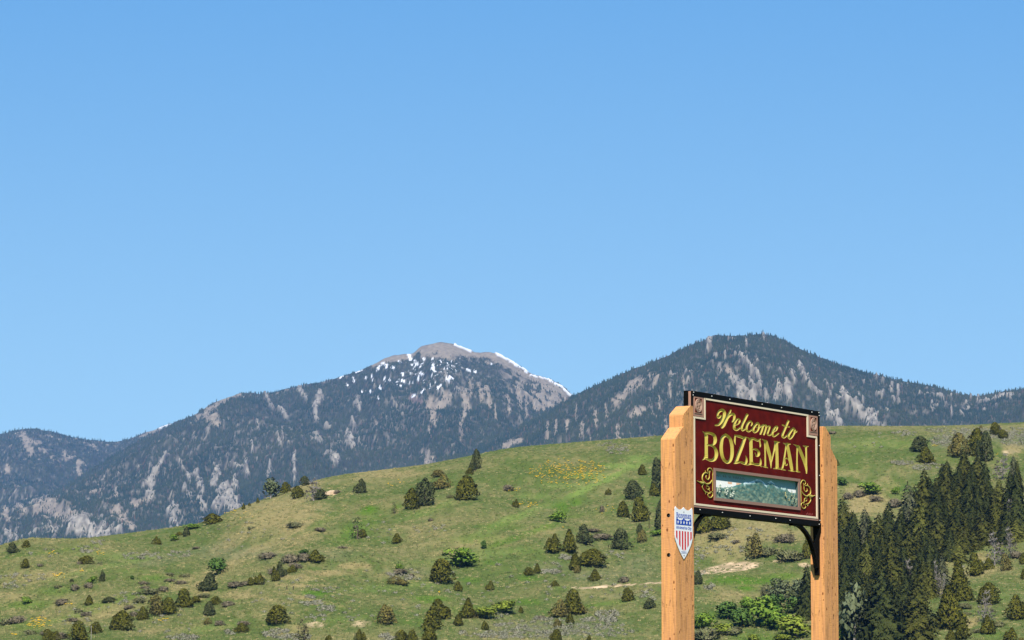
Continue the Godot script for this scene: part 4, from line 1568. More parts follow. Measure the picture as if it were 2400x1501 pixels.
# ---------------------------------------------------------------- trees and bushes
# kind, foot of the plant in the photograph, height and width in its pixels | what it looks like
const PLANTS := """jd 27 1297 25 30|broad dark juniper on the left skyline, larger of the pair by the frame's edge
j 60 1286 20 21|small round juniper on the left skyline, smaller of the pair there
j 59 1332 22 19|small dark egg-shaped juniper below the pair at the far left
j 200 1324 21 32|low double-humped olive juniper alone on the upper left grass
b 186 1325 9 12|tiny brown bush against the double-humped juniper on the upper left
c 366 1277 19 18|small conical juniper just below the left ridge line
g 407 1268 15 18|bright green bush under the left ridge, touching a dark one
j 419 1257 10 19|flat brown-green bush just above a bright green one on the left ridge
jd 435 1258 24 16|dark narrow juniper beside the bright bush on the left ridge
g 450 1240 12 36|low fresh green thicket on the ridge line left of the spiky dark shrub
j 497 1229 25 38|wide spiky dark olive shrub on the ridge where the slope steepens
c 570 1195 15 8|thin dark sapling on the steep skyline, lowest there
c 585 1187 9 6|tiny sapling just above the thin dark one on the steep skyline
c 604 1180 13 8|small thin sapling on the skyline left of the leaning grey tree
jd 238 1365 26 16|dark narrow juniper on the mid left slope
g 214 1370 20 22|yellow-green bush left of the dark narrow juniper on the mid left slope
b 207 1380 15 20|grey bush under the yellow-green one on the mid left slope
b 174 1386 17 18|grey twiggy bush between the yellow-green bush and the left edge
jd 168 1366 9 10|tiny dark shrub above a grey twiggy bush on the left slope
gd 309 1359 10 9|tiny dark green ball of a bush on the left grass
gd 510 1348 40 42|large round deep green bush on the left slope
jd 489 1386 44 44|large blue-dark juniper just below the deep green round bush
j 588 1372 18 20|low brown-green juniper, left half of a joined pair on the left slope
c 607 1371 26 22|conical rust-green juniper, right half of a joined pair on the left slope
c 644 1363 34 18|narrow upright juniper at the lower end of a brushy draw
jd 658 1354 38 24|tall grey-green juniper behind the narrow one in the brushy draw
j 684 1344 20 22|rounded juniper midway up the brushy draw
j 740 1318 29 33|bushy olive juniper at the top end of the brushy draw
gd 712 1300 12 22|dark leafy shrub above the brushy draw
g 62 1416 18 22|small fresh green bush low on the far left
c 209 1419 23 18|small conical juniper in the lower left between grey brush
jd 255 1412 13 30|flat dark green shrub right of the small conical one, lower left
j 287 1478 46 44|big egg-shaped olive juniper in the lower left, first of the row below
j 334 1454 32 27|small juniper second in the row climbing right at lower left
jl 363 1442 48 40|open-crowned speckled juniper third in the climbing row at lower left
j 400 1440 39 39|rounded juniper fourth in the climbing row at lower left
j 427 1424 44 42|tall dense juniper at the top of the climbing row, lower left
j 459 1412 14 24|low side bush leaning on the top juniper of the climbing row
j 503 1418 20 26|small dark leaning juniper right of the climbing row
jd 488 1444 34 27|slim grey-green juniper under the small leaning one
jl 485 1464 15 22|brownish low bush under the slim grey-green juniper
b 514 1467 13 22|brown low bush right of another under the slim juniper
j 565 1483 22 34|low dark juniper with brown brush above it, bottom left
b 570 1468 13 28|brown brush crowning a low dark juniper, bottom left
j 648 1463 44 50|broad olive juniper standing alone at lower left of centre
p 714 1502 50 38|thin open pine at the bottom edge left of centre
j 187 1502 46 44|large juniper at the bottom edge, lower left corner group
j 222 1487 29 28|smaller juniper right of the large one at the bottom left
j 112 1503 28 24|small juniper at the bottom edge near the left corner
j 130 1503 23 20|lower juniper beside the small one near the left bottom corner
c 770 1503 14 14|tip of a small dark juniper at the bottom edge
d 735 1175 52 50|grey dead juniper with twisted bare limbs on the middle skyline
jd 751 1172 26 26|dark living half of the dead grey juniper on the middle skyline
jd 714 1139 23 22|dark round juniper behind the dead one on the middle skyline
wt 634 1169 50 36|leaning grey-green tree with a bare trunk on the middle skyline
j 669 1157 27 25|round olive juniper right of the leaning grey-green tree
j 698 1168 29 27|round dense juniper left of the dead grey one
jd 843 1158 36 30|ragged grey-green juniper alone on the tan shoulder
b 790 1157 9 16|small brown bush beside the tan ledge on the middle skyline
jd 992 1186 66 40|tall grey-green juniper in the big clump on the upper middle slope
j 963 1194 50 30|dark lower juniper at the front left of the big middle clump
jl 983 1181 30 28|light olive juniper at the front of the big middle clump
jl 1037 1147 36 36|brownish open shrub above right of the big middle clump
jl 1024 1118 17 34|low brown shrub topmost above the big middle clump
jd 1118 1100 48 20|tall dark juniper leaning at the skyline, highest of its three
jd 1108 1106 30 17|middle dark bush leaning against the tall skyline juniper
j 1100 1113 16 20|lowest round bush of the three at the skyline juniper
j 1095 1172 58 48|large dense dark-footed juniper on the upper middle slope
b 1190 1151 15 22|small brown bush right of the large dense juniper
c 1209 1190 20 13|small narrow juniper below orange flowers on the middle slope
p 838 1264 52 30|thin see-through grey sapling clump in the middle gully
j 849 1261 20 20|brown-green bush at the foot of the thin saplings in the gully
p 924 1205 28 14|thin green sapling left of the big middle clump
j 932 1273 23 22|small dark juniper alone in the centre of the slope
gd 1134 1287 20 13|small dark green upright bush in the centre of the slope
g 1080 1328 44 72|widest bright green bush, in the middle of the slope
j 1034 1366 56 54|large juniper touching the widest bright green bush
j 1073 1386 23 20|small juniper below the widest bright green bush
j 1149 1384 22 19|small juniper right of and below the bright green bush
g 937 1338 16 18|small green bush with a brown skirt left of centre
b 937 1345 12 32|brown skirt under the small green bush left of centre
jl 932 1371 19 42|low faded olive brush left of the large centre juniper
g 1308 1224 26 36|green-topped bush in a lush hollow right of centre
c 1297 1295 44 32|conical olive juniper, left of three in a row right of centre
c 1333 1295 55 32|tall conical juniper, middle of three in a row right of centre
jd 1367 1275 46 40|dark round-topped juniper, right of three in a row right of centre
c 1347 1338 42 24|narrow juniper pressed against a broad one right of centre
jl 1353 1344 18 14|tiny pale bush at the foot of the narrow juniper right of centre
j 1388 1327 40 54|broad spreading juniper right of the narrow one
j 1238 1349 19 26|low juniper, left half of a small pair above grey sage
c 1259 1345 24 14|upright juniper, right half of a small pair above grey sage
c 1395 1363 28 25|small tidy juniper above the tan cut in the slope
j 1299 1376 15 20|small flat juniper above the start of the tan cut
jd 1458 1290 52 40|grey-green cone juniper alone below the left post's plaque
jd 1483 1170 44 40|spreading dark juniper high up left of the sign
j 1495 1224 58 46|dense large juniper left of the sign, right of its smaller mate
j 1461 1213 38 26|smaller juniper against the dense large one left of the sign
c 1506 1114 25 17|small lone juniper near the ridge left of the sign
jd 1543 1156 84 30|tall dark juniper half hidden by the left post near the ridge
j 1535 1163 30 26|dark foot bush below the tall half-hidden juniper at the left post
jd 1548 1242 72 26|tall juniper half hidden by the left post, midway down
g 1541 1256 14 28|flat yellow-green mat of shrub at the left post's edge
c 1426 1160 15 12|tiny cone juniper high on the slope left of the sign
b 1411 1201 17 11|tiny faded bush high on the slope left of the sign
jd 1500 1252 24 14|slim dark juniper below the dense large one by the sign
jl 1507 1271 29 20|pale olive juniper below the slim dark one by the sign
p 1522 1240 22 6|thin bare sapling by the left post
j 1473 1410 32 28|lone juniper below the tan cut, close to the left post
jd 1525 1427 25 26|grey-green juniper below the tan cut, beside the left post
j 1348 1440 58 48|tall half of the large double juniper at lower right of centre
jl 1315 1448 44 44|yellowish half of the large double juniper at lower right of centre
jl 1357 1440 30 40|low right skirt of the large double juniper
c 1336 1463 26 18|small dark juniper in front of the large double one
jl 1306 1471 20 18|small faded juniper in front left of the large double one
jl 908 1464 46 50|open straw-tinted juniper in the lower centre
j 1029 1450 46 50|rounded upper juniper of the tall clump at lower centre
j 1008 1478 56 40|upright middle juniper of the tall clump at lower centre
j 1004 1503 34 34|lowest juniper of the tall clump, cut by the bottom edge
c 1095 1450 48 28|narrow juniper beside a long yellow-green thicket
jl 1111 1449 20 18|olive bush at the foot of the narrow juniper by the thicket
gl 1135 1450 30 50|left half of the long yellow-green thicket at lower centre
gl 1178 1438 30 52|right half of the long yellow-green thicket at lower centre
c 1073 1467 27 20|small juniper left of and below the narrow one at lower centre
c 1221 1438 16 11|tiny juniper right of the yellow-green thicket
c 1137 1477 21 17|small juniper below the yellow-green thicket
c 843 1503 28 22|conical juniper cut by the bottom edge left of centre
j 940 1503 26 26|left olive juniper of a pair at the bottom edge, lower centre
j 962 1503 26 28|right olive juniper of a pair at the bottom edge, lower centre
c 1302 1503 28 24|conical juniper cut by the bottom edge right of centre
c 1380 1503 14 10|tip of a small juniper at the bottom edge left of the sign
j 1649 1248 38 50|brown-olive juniper framed under the sign's left bracket
j 1692 1241 46 46|darker juniper framed under the sign's bottom rail
jl 1770 1309 60 44|cone juniper above the bare tan bank between the posts
jd 1636 1371 34 24|dark bush against the left post's right side
j 1892 1310 60 22|olive fir edge showing left of the right post, upper one
f0 1889 1455 130 50|dark fir half hidden behind the right post's left side
bt 1850 1317 30 64|large grey-brown brush right of the cone juniper between the posts
bt 1801 1302 20 44|tan-brown brush at the right end of the bare bank
b 1842 1272 22 46|bare brown thicket higher up between the posts
p 1853 1277 46 8|thin dark snag above the brown thickets between the posts
bt 1680 1264 16 44|grey-green mat brush under the framed junipers
b 1725 1274 9 17|tiny brown bush on dry grass between the posts
gd 1706 1452 42 46|dark green bush left of the big bright one between the posts
g 1760 1440 40 50|green bush filling in above the biggest one between the posts
gd 1738 1470 44 50|dark leafy bush left of and below the biggest one between the posts
g 1830 1478 44 56|green bush right of the biggest one between the posts
gd 1812 1440 46 48|shaded bush behind the biggest one between the posts
gl 1690 1490 30 50|yellow-green bush low left of the big ones between the posts
gd 1862 1440 40 44|dark leafy bush by the right post's inner side
g 1792 1468 72 74|biggest bright green bush between the posts
wt 1826 1410 54 52|grey-green willow bush behind the big bright bush
bt 1800 1402 36 26|grey bare brush behind the big bright bush
wt 1868 1404 46 34|pale willow bush near the right post
g 1650 1474 38 52|green bush against the left post's foot in the frame
bt 1655 1503 34 62|grey-brown brush at the bottom by the left post
gl 1866 1494 52 74|yellow-green sloping bush at the right post's left side
gl 1765 1505 18 30|small yellow-green bush at the bottom between the posts
bt 1715 1488 20 52|low brown-green brush at the bottom between the posts
gl 1835 1503 16 40|low bright bush at the bottom beside the right post
j 1963 1093 16 10|small juniper peeping out right of the right post
gd 1972 1138 19 24|dark green bush right of the right post above the trees
g 2040 1158 28 48|bright green bush on the slope right of the sign
g 2100 1159 18 18|small bright green bush between the larger one and the trees
b 1988 1172 18 22|grey-purple brush above the left trees right of the sign
b 2014 1166 18 24|second grey-purple brush above the left trees right of the sign
b 2052 1176 14 30|low brown brush under the bright green bush
b 2098 1190 22 26|grey brush at the upper edge of the fir grove
jd 2153 1060 38 40|dark upper juniper of the pair on the open right slope
j 2168 1086 38 38|dense lower juniper of the pair on the open right slope
jl 2248 1069 54 44|brown-tinged round juniper at the top of the grove
j 2291 1070 66 42|tall olive juniper at the top of the grove
jd 2312 1082 72 34|dark spired juniper right of the tall olive one at the grove's top
j 2335 1020 30 26|upper juniper of the small pair on the right skyline
j 2352 1029 22 24|lower juniper of the small pair on the right skyline
jl 2300 1007 10 9|tiny juniper on the right skyline
d 2350 1125 56 46|grey bare shrub at the upper right edge of the grove
d 2362 1255 76 34|grey dead trunk with bare limbs low at the right of the grove
d 2332 1326 72 56|bare silvery dead tree on the lower right slope
d 2372 1308 66 30|bare brown-grey dead tree right of the silvery one
d 2130 1392 74 44|white bare branches standing among the lower firs
d 2196 1385 66 26|pale dead trunk at the lower right edge of the firs
d 2212 1404 54 24|grey dead snag right of the pale dead trunk
j 2283 1350 54 38|juniper at the tip of the lower right slope
j 2318 1338 30 30|dark bush at the foot of the silvery dead tree
jl 2361 1338 40 27|pale conical juniper right of the silvery dead tree
j 2399 1322 26 20|juniper cut by the right edge, upper of two
j 2400 1359 26 20|juniper cut by the right edge, lower of two
c 2249 1396 86 46|tall conical juniper at the edge of the lower right slope
j 2260 1410 42 44|rounded juniper in front of the tall conical one
c 2228 1476 102 58|large conical juniper below the rounded one, lower right
j 2320 1416 50 42|bushy crown on the half-dead tree, lower right
d 2310 1462 70 44|grey skeleton of the half-dead tree, lower right
c 2315 1487 44 28|small juniper growing under the grey skeleton
c 2384 1453 58 48|shapely juniper alone near the right edge
c 2256 1499 52 32|conical juniper near the bottom edge right of the firs
c 2229 1505 28 20|tip of a juniper at the bottom edge right of the firs
c 2372 1504 32 28|small juniper at the bottom edge near the right corner
jl 2395 1507 12 16|tip of a bush at the bottom edge in the right corner
bt 2262 1427 14 30|brown mat of brush beside the rounded lower right juniper
bt 2264 1443 9 24|low brown brush under the brown mat, lower right
bt 2342 1470 13 30|tan-green low brush right of the grey skeleton
bt 2291 1484 10 26|low brown brush left of the grey skeleton's foot
b 2234 1468 20 26|grey-brown shrub under the large conical juniper
b 2384 1310 18 26|brown-grey shrub right of the dead trees
gl 1968 1503 28 26|bright green bush at the bottom beside the right post
gl 2106 1503 26 26|fresh green bush at the foot of the big dark fir
wt 2003 1512 146 66|tall pale grey-green willow at the bottom beside the right post"""

# the grove right of the sign: apex column and row, height, width, tone (0 dark, 1 olive, 2 light, 3 grey)
const GROVE := """1977 1166 128 64 1|olive fir at the right post, topmost of those touching it
1998 1198 120 54 0|dark fir just right of the topmost one at the post
2022 1188 124 46 3|thin layered fir with pale branches in front of dry grass
2055 1202 112 50 1|olive fir right of the thin layered one
2083 1177 120 58 0|dark-topped pointed fir below the grey brush
2136 1128 150 64 3|grey-green tall fir at the grove's upper left shoulder
2164 1099 140 54 1|rusty-topped tall fir standing highest at the grove's left
2192 1138 120 56 0|dark fir right of the rusty-topped one
2157 1168 150 76 2|yellow-green broad fir in front of the rusty-topped one
2087 1243 110 56 1|olive fir under the dark-topped pointed one
2130 1231 110 58 1|olive fir in the middle of the grove's left half
2029 1263 128 62 2|yellow-green fir right of the post midway down
1981 1297 128 62 0|dark fir against the right post midway down
2062 1316 150 70 1|brown-tipped fir above the big layered one
2072 1328 192 104 0|biggest fir, dark and layered, at the bottom of the grove
2097 1275 130 72 1|olive broad fir in the lower middle of the grove
2128 1277 110 56 0|dark green fir right of the olive broad one
2152 1363 150 94 1|big olive fir at the bottom right of the grove
2168 1314 90 54 1|brown-olive fir with a bright side above the big bottom one
2181 1318 84 40 2|light olive fir at the grove's lower right edge
2223 1080 76 46 0|dark dense fir top left in the upper grove
2205 1085 86 36 0|narrow dark fir left of the dark dense one
2259 1066 74 50 1|olive fir just below the brown-tinged juniper
2288 1070 84 54 1|olive fir just below the tall olive juniper
2312 1082 90 40 0|dark fir at the right shoulder of the upper grove
2246 1118 84 52 1|rounded olive fir in the heart of the upper grove
2299 1123 90 54 1|yellow-edged fir right in the heart of the upper grove
2279 1152 92 52 1|olive fir below the yellow-edged one in the upper grove
2225 1150 92 56 1|brown-olive fir at the left heart of the grove
2342 1125 70 40 2|grey-olive fir by the grey bare shrub
2340 1148 118 60 1|large olive fir right of centre in the grove
2378 1067 66 30 3|grey-topped fir near the right edge
2386 1078 80 28 1|slim olive fir at the right edge
2389 1106 140 64 0|large dark fir at the right edge of the picture
2306 1198 80 48 1|olive fir low in the grove's right part
2257 1210 84 50 1|olive fir low in the grove's middle
2202 1193 110 60 1|olive fir left of the low middle one
2383 1214 56 46 2|bright olive bushy fir at the right edge below the dark one
2338 1233 30 36 2|small light olive tree under the grove's right part
2280 1242 46 42 1|small olive fir at the grove's lower fringe
2324 1214 52 46 1|stout olive fir above the small light one
2245 1262 56 48 2|round light olive tree at the grove's lower fringe
2230 1236 80 48 0|dark fir behind the round light olive tree
2180 1262 100 54 0|dark fir in the lower middle of the grove
2196 1290 80 46 0|dark fir above the pale dead trunk
2210 1300 74 40 3|grey-green fir behind the pale dead trunk
2108 1210 96 50 0|dark fir filling the grove's left middle
2055 1260 110 56 0|dark fir behind the yellow-green one
2010 1320 130 60 0|dark fir right of the one against the post
2030 1380 130 64 0|dark fir behind the tall pale willow
2120 1350 120 62 0|dark fir between the two big bottom ones
2262 1160 90 48 0|dark fir inside the upper grove's right half
2318 1160 84 46 0|dark fir shading the grove's right half
2360 1180 90 50 0|dark fir left of the edge, below the dead limbs
2238 1190 84 48 0|dark fir in the grove's centre shade
2170 1230 96 50 0|dark fir in the shade left of the grove's centre
1970 1378 122 44 0|dark fir low against the right post"""

const BRUSH := """335 1371 9 28|398 1350 8 22|432 1355 10 30|425 1371 11 32|397 1365 9 26|353 1393 15 44|382 1387 14 26|340 1383 10 24|328 1413 13 30|301 1428 10 24|313 1446 14 20|478 1401 11 30|533 1422 15 32|145 1417 15 32|135 1379 8 22|170 1458 11 28|200 1445 12 26|182 1438 12 20|627 1311 18 42|693 1236 13 44|751 1246 10 30|588 1242 8 22|15 1466 18 36|40 1462 20 40|70 1490 14 30|93 1329 8 16|680 1320 24 40|712 1316 22 36|690 1334 16 34|550 1376 14 40|575 1372 10 26|233 1325 7 14|460 1287 6 20|803 1288 8 24|1055 1168 9 18|1010 1222 7 14|1410 1263 14 52|1390 1248 10 40|1463 1366 16 26|1268 1453 11 18|963 1352 8 14|640 1345 14 28|140 1500 20 34|105 1490 12 26|1835 1012 8 20|1950 1018 8 24|980 1165 8 16"""


func tuft(b: Bits, c: Vector3, out: Vector3, size: float, col: Color, blades: int, wide: float, nor: Vector3) -> void:
	for i in blades:
		var d := (out + Vector3(rng.randfn(), rng.randfn() + 0.35, rng.randfn()) * 0.55).normalized()
		var s := d.cross(nor + Vector3(rng.randfn(), rng.randfn(), rng.randfn()) * 0.3).normalized() * size * wide
		var k := rng.randf_range(0.75, 1.25)
		b.tri(c - s, c + s, c + d * size, (nor + Vector3(rng.randfn(), rng.randfn(), rng.randfn()) * 0.22).normalized(), Color(col.r * k, col.g * k, col.b * k))


# a bushy evergreen crown in a unit box: height 1, width 1; a few leaders of uneven height grown together
func juniper_crown(s: int, taper: float, a: Color, tip: Color, count: int, leaders: int) -> ArrayMesh:
	rng.seed = s
	var b := Bits.new()
	var tops: Array = []
	var total := 0.0
	for i in leaders:
		var t := rng.randf() * TAU
		var off := 0.0 if i == 0 else rng.randf_range(0.12, 0.30)
		var hh := 1.0 if i == 0 else rng.randf_range(0.42, 0.86)
		var ww := rng.randf_range(0.34, 0.43) if i == 0 else rng.randf_range(0.18, 0.30)
		if i == 0:
			off = rng.randf_range(0.0, 0.10)
		var bumps: Array[Vector4] = []
		for k in 6:
			var u := rng.randf() * TAU
			bumps.append(Vector4(cos(u), rng.randf_range(0.10, 0.9), sin(u), rng.randf_range(0.12, 0.42)))
		var weight := ww * hh
		total += weight
		tops.append([Vector3(cos(t) * off, rng.randf_range(0.0, 0.06) if i else 0.0, sin(t) * off), hh, ww, bumps, total])
	for i in count:
		var pick := rng.randf() * total
		var k := 0
		while tops[k][4] < pick:
			k += 1
		var o: Vector3 = tops[k][0]
		var hh: float = tops[k][1]
		var y := pow(rng.randf(), 0.85)
		var prof: float = pow(1.0 - y, taper) * smoothstep(-0.12, 0.16, y) * tops[k][2]
		var t := rng.randf() * TAU
		var dir := Vector3(cos(t), 0, sin(t))
		var swell := 0.78
		for q in tops[k][3]:
			var near := Vector3(dir.x - q.x, (y - q.y) * 2.8, dir.z - q.z).length()
			swell += q.w * smoothstep(0.85, 0.0, near) * 1.3
		var r := prof * swell * (1.0 - 0.5 * pow(rng.randf(), 2.2))
		var p := o + dir * r + Vector3(0, y * hh * 0.95 + 0.01, 0)
		var nor := (dir + Vector3(0, 0.25 + y * 0.5, 0)).normalized()
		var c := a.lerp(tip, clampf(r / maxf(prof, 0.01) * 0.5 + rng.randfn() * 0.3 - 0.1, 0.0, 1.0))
		tuft(b, p, (dir * 0.3 + Vector3(0, 0.8, 0) + Vector3(-dir.z, 0, dir.x) * rng.randfn() * 0.4).normalized(), rng.randf_range(0.04, 0.08), c, 3, 0.34, nor)
	b.fit()
	return b.mesh()


func fir_crown(s: int, a: Color, tip: Color, droop: float, levels: int) -> ArrayMesh:
	rng.seed = s
	var b := Bits.new()
	for l in levels:
		var t := float(l) / levels
		var y := 0.05 + 0.93 * pow(t, 0.92)
		var reach := 0.5 * pow(1.0 - t, 0.55) * rng.randf_range(0.8, 1.12) + 0.02
		var n := int(lerpf(13.0, 5.0, t))
		var twist := rng.randf() * TAU
		for i in n:
			var az := twist + TAU * (i + rng.randf_range(-0.35, 0.35)) / n
			var d := Vector3(cos(az), 0, sin(az))
			var side := Vector3(-d.z, 0, d.x)
			var len := reach * rng.randf_range(0.55, 1.15)
			var base := Vector3(0, y + rng.randfn() * 0.008, 0)
			var e := base + d * len + Vector3(0, -droop * len * 0.7 + rng.randfn() * 0.008, 0)
			var nor := (Vector3.UP * 0.6 + d * 0.8).normalized()
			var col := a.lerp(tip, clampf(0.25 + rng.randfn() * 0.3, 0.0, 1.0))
			# twigs set along the bough, shorter towards its tip
			var twigs := 4 + int(len * 14.0)
			for k in twigs:
				var u := (k + rng.randf()) / twigs
				var q := base.lerp(e, 0.15 + 0.85 * u)
				var w := (0.028 + len * 0.26) * (1.15 - 0.75 * u) * rng.randf_range(0.7, 1.2)
				var out := (side * (1 if k % 2 else -1) * 0.8 + d * 0.8 + Vector3(0, rng.randf_range(-0.45, 0.35), 0)).normalized()
				var thick := Vector3(rng.randfn() * 0.3, 1, rng.randfn() * 0.3).normalized() * w * 0.27
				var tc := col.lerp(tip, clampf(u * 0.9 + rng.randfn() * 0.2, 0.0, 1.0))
				b.tri(q - thick, q + thick, q + out * w, (nor + out * 0.25).normalized(), tc)
				b.tri(q - thick * 0.6, q + thick * 0.6, q + out * w * 0.6 + Vector3(0, -0.03 * rng.randf(), 0), (nor + out * 0.4).normalized(), col)
	for i in 12:
		tuft(b, Vector3(0, 0.93 + 0.004 * i, 0), Vector3.UP, 0.035, tip, 2, 0.25, Vector3.UP)
	b.fit()
	return b.mesh()


func leafy_crown(s: int, a: Color, tip: Color, count: int, flatness: float) -> ArrayMesh:
	rng.seed = s
	var b := Bits.new()
	var cen: Array[Vector4] = []
	for i in 9:
		var t := rng.randf() * TAU
		var r := rng.randf_range(0.0, 0.24)
		cen.append(Vector4(cos(t) * r, rng.randf_range(0.30, 0.74) * flatness, sin(t) * r, rng.randf_range(0.14, 0.25)))
	cen.append(Vector4(0, 0.42, 0, 0.40))
	cen.append(Vector4(0.05, 0.38, 0.05, 0.40))
	for i in count:
		var q := cen[rng.randi() % cen.size()]
		var d := Vector3(rng.randfn(), rng.randfn() + 0.15, rng.randfn()).normalized()
		var p := Vector3(q.x, q.y, q.z) + d * q.w * (1.0 - 0.5 * pow(rng.randf(), 2.5))
		if p.y < 0.02:
			p.y = rng.randf() * 0.10
		var col := a.lerp(tip, clampf(0.45 + rng.randfn() * 0.35, 0.0, 1.0))
		var u := Vector3(rng.randfn(), rng.randfn(), rng.randfn()).normalized()
		var w := d.cross(u).normalized()
		var z := rng.randf_range(0.04, 0.075)
		u = (d * 0.4 + u).normalized()
		var nor := (d + Vector3.UP * 0.35 + u * 0.2).normalized()
		b.tri(p - u * z, p + w * z * 0.6, p + u * z, nor, col)
		b.tri(p - u * z, p + u * z, p - w * z * 0.6, nor, col)
	b.fit()
	return b.mesh()


func brush_crown(s: int, a: Color, tip: Color, count: int) -> ArrayMesh:
	rng.seed = s
	var b := Bits.new()
	for i in count:
		var t := rng.randf() * TAU
		var r := sqrt(rng.randf()) * 0.42 * (0.75 + 0.25 * sin(t * 3.0 + s) + 0.15 * sin(t * 7.0))
		var top := sqrt(maxf(0.0, 1.0 - pow(r / 0.5, 2.0)))
		var y := rng.randf_range(0.1, 0.82) * top
		var d := Vector3(cos(t), 0, sin(t))
		tuft(b, d * r + Vector3(0, y, 0), (d * r * 2.0 + Vector3.UP).normalized(), rng.randf_range(0.12, 0.30), a.lerp(tip, rng.randf()), 2, 0.11, (d * (0.3 + r * 1.6) + Vector3.UP * 0.5).normalized())
	b.fit()
	return b.mesh()


func dead_limbs(s: int, col: Color) -> ArrayMesh:
	rng.seed = s
	var b := Bits.new()
	var lean := Vector3(rng.randfn() * 0.06, 0, rng.randfn() * 0.06)
	var p := Vector3.ZERO
	for k in 5:
		var q := p + Vector3(rng.randfn() * 0.03, 0.19, rng.randfn() * 0.03) + lean * 0.3
		b.limb(p, q, 0.032 - 0.006 * k, 0.027 - 0.006 * k, 6, col)
		for j in 4 if k > 0 else 2:
			var t := rng.randf() * TAU
			var d := (Vector3(cos(t), rng.randf_range(0.1, 0.9), sin(t))).normalized()
			var len := rng.randf_range(0.18, 0.42) * (1.1 - 0.14 * k)
			var m := q + d * len * 0.6
			var e := m + (d + Vector3(rng.randfn(), rng.randfn() + 0.2, rng.randfn()) * 0.5).normalized() * len * 0.5
			b.limb(q, m, 0.012, 0.008, 5, col)
			b.limb(m, e, 0.008, 0.003, 4, col)
			for h in 8:
				var f := (d + Vector3(rng.randfn(), rng.randfn(), rng.randfn()) * 0.9).normalized()
				b.limb(q.lerp(m, 0.3 + 0.1 * h), q.lerp(m, 0.3 + 0.1 * h) + f * len * 0.45, 0.006, 0.002, 3, col)
		p = q
	return b.mesh()


func trunk(h: float, r: float) -> ArrayMesh:
	var b := Bits.new()
	b.limb(Vector3(0, -0.06, 0), Vector3(0.01, h * 0.5, 0), r, r * 0.7, 7, Color.WHITE)
	b.limb(Vector3(0.01, h * 0.5, 0), Vector3(0, h, 0.01), r * 0.7, r * 0.25, 7, Color.WHITE)
	for i in 4:
		var t := i * 1.9
		b.limb(Vector3(0, h * (0.3 + 0.13 * i), 0), Vector3(cos(t) * 0.22, h * (0.5 + 0.13 * i), sin(t) * 0.22), r * 0.35, r * 0.1, 5, Color.WHITE)
	return b.mesh()


func make_protos() -> void:
	var olive := Color(0.040, 0.046, 0.007)
	var olive_tip := Color(0.145, 0.138, 0.018)
	var grey := Color(0.030, 0.042, 0.016)
	var grey_tip := Color(0.096, 0.102, 0.038)
	for k in 5:
		protos["j%d" % k] = juniper_crown(100 + k, [0.45, 0.55, 0.36, 0.6, 0.4][k], olive, olive_tip, 1300, [2, 3, 4, 2, 5][k])
		protos["jd%d" % k] = juniper_crown(200 + k, [0.5, 0.42, 0.6, 0.38, 0.65][k], grey, grey_tip, 1300, [3, 2, 4, 5, 2][k])
		protos["jl%d" % k] = juniper_crown(300 + k, [0.45, 0.5, 0.6, 0.4, 0.55][k], Color(0.090, 0.085, 0.028), Color(0.180, 0.150, 0.036), 900, [4, 3, 5, 4, 6][k])
		protos["c%d" % k] = juniper_crown(400 + k, [0.75, 0.85, 0.65, 0.9, 0.7][k], olive, olive_tip, 1200, [1, 2, 1, 2, 3][k])
	for k in 4:
		protos["f0%d" % k] = fir_crown(500 + k, Color(0.015, 0.022, 0.007), Color(0.050, 0.060, 0.014), 0.5 + 0.1 * k, 26)
		protos["f1%d" % k] = fir_crown(520 + k, Color(0.020, 0.027, 0.007), Color(0.080, 0.082, 0.015), 0.4 + 0.1 * k, 26)
		protos["f2%d" % k] = fir_crown(540 + k, Color(0.040, 0.050, 0.010), Color(0.120, 0.122, 0.026), 0.4 + 0.1 * k, 25)
		protos["f3%d" % k] = fir_crown(560 + k, Color(0.036, 0.045, 0.022), Color(0.115, 0.120, 0.062), 0.6, 19)
		protos["g%d" % k] = leafy_crown(600 + k, Color(0.062, 0.122, 0.014), Color(0.160, 0.235, 0.030), 900, 1.0)
		protos["gd%d" % k] = leafy_crown(620 + k, Color(0.042, 0.085, 0.018), Color(0.090, 0.150, 0.030), 900, 1.05)
		protos["gl%d" % k] = leafy_crown(640 + k, Color(0.105, 0.142, 0.016), Color(0.200, 0.240, 0.032), 900, 1.0)
		protos["wt%d" % k] = leafy_crown(660 + k, Color(0.062, 0.080, 0.036), Color(0.125, 0.145, 0.075), 800, 1.1)
		protos["b%d" % k] = brush_crown(700 + k, Color(0.075, 0.070, 0.042), Color(0.185, 0.160, 0.112), 480)
		protos["bt%d" % k] = brush_crown(720 + k, Color(0.070, 0.085, 0.036), Color(0.160, 0.158, 0.080), 480)
		protos["p%d" % k] = juniper_crown(740 + k, 0.5, Color(0.070, 0.072, 0.030), Color(0.135, 0.125, 0.060), 170, 3)
		protos["d%d" % k] = dead_limbs(760 + k, Color.WHITE)
		protos["tw%d" % k] = juniper_crown(780 + k, 0.35, Color(0.10, 0.09, 0.075), Color(0.21, 0.19, 0.165), 170, 5)
		protos["stem%d" % k] = trunk(0.62, 0.05)
	rng.seed = 99


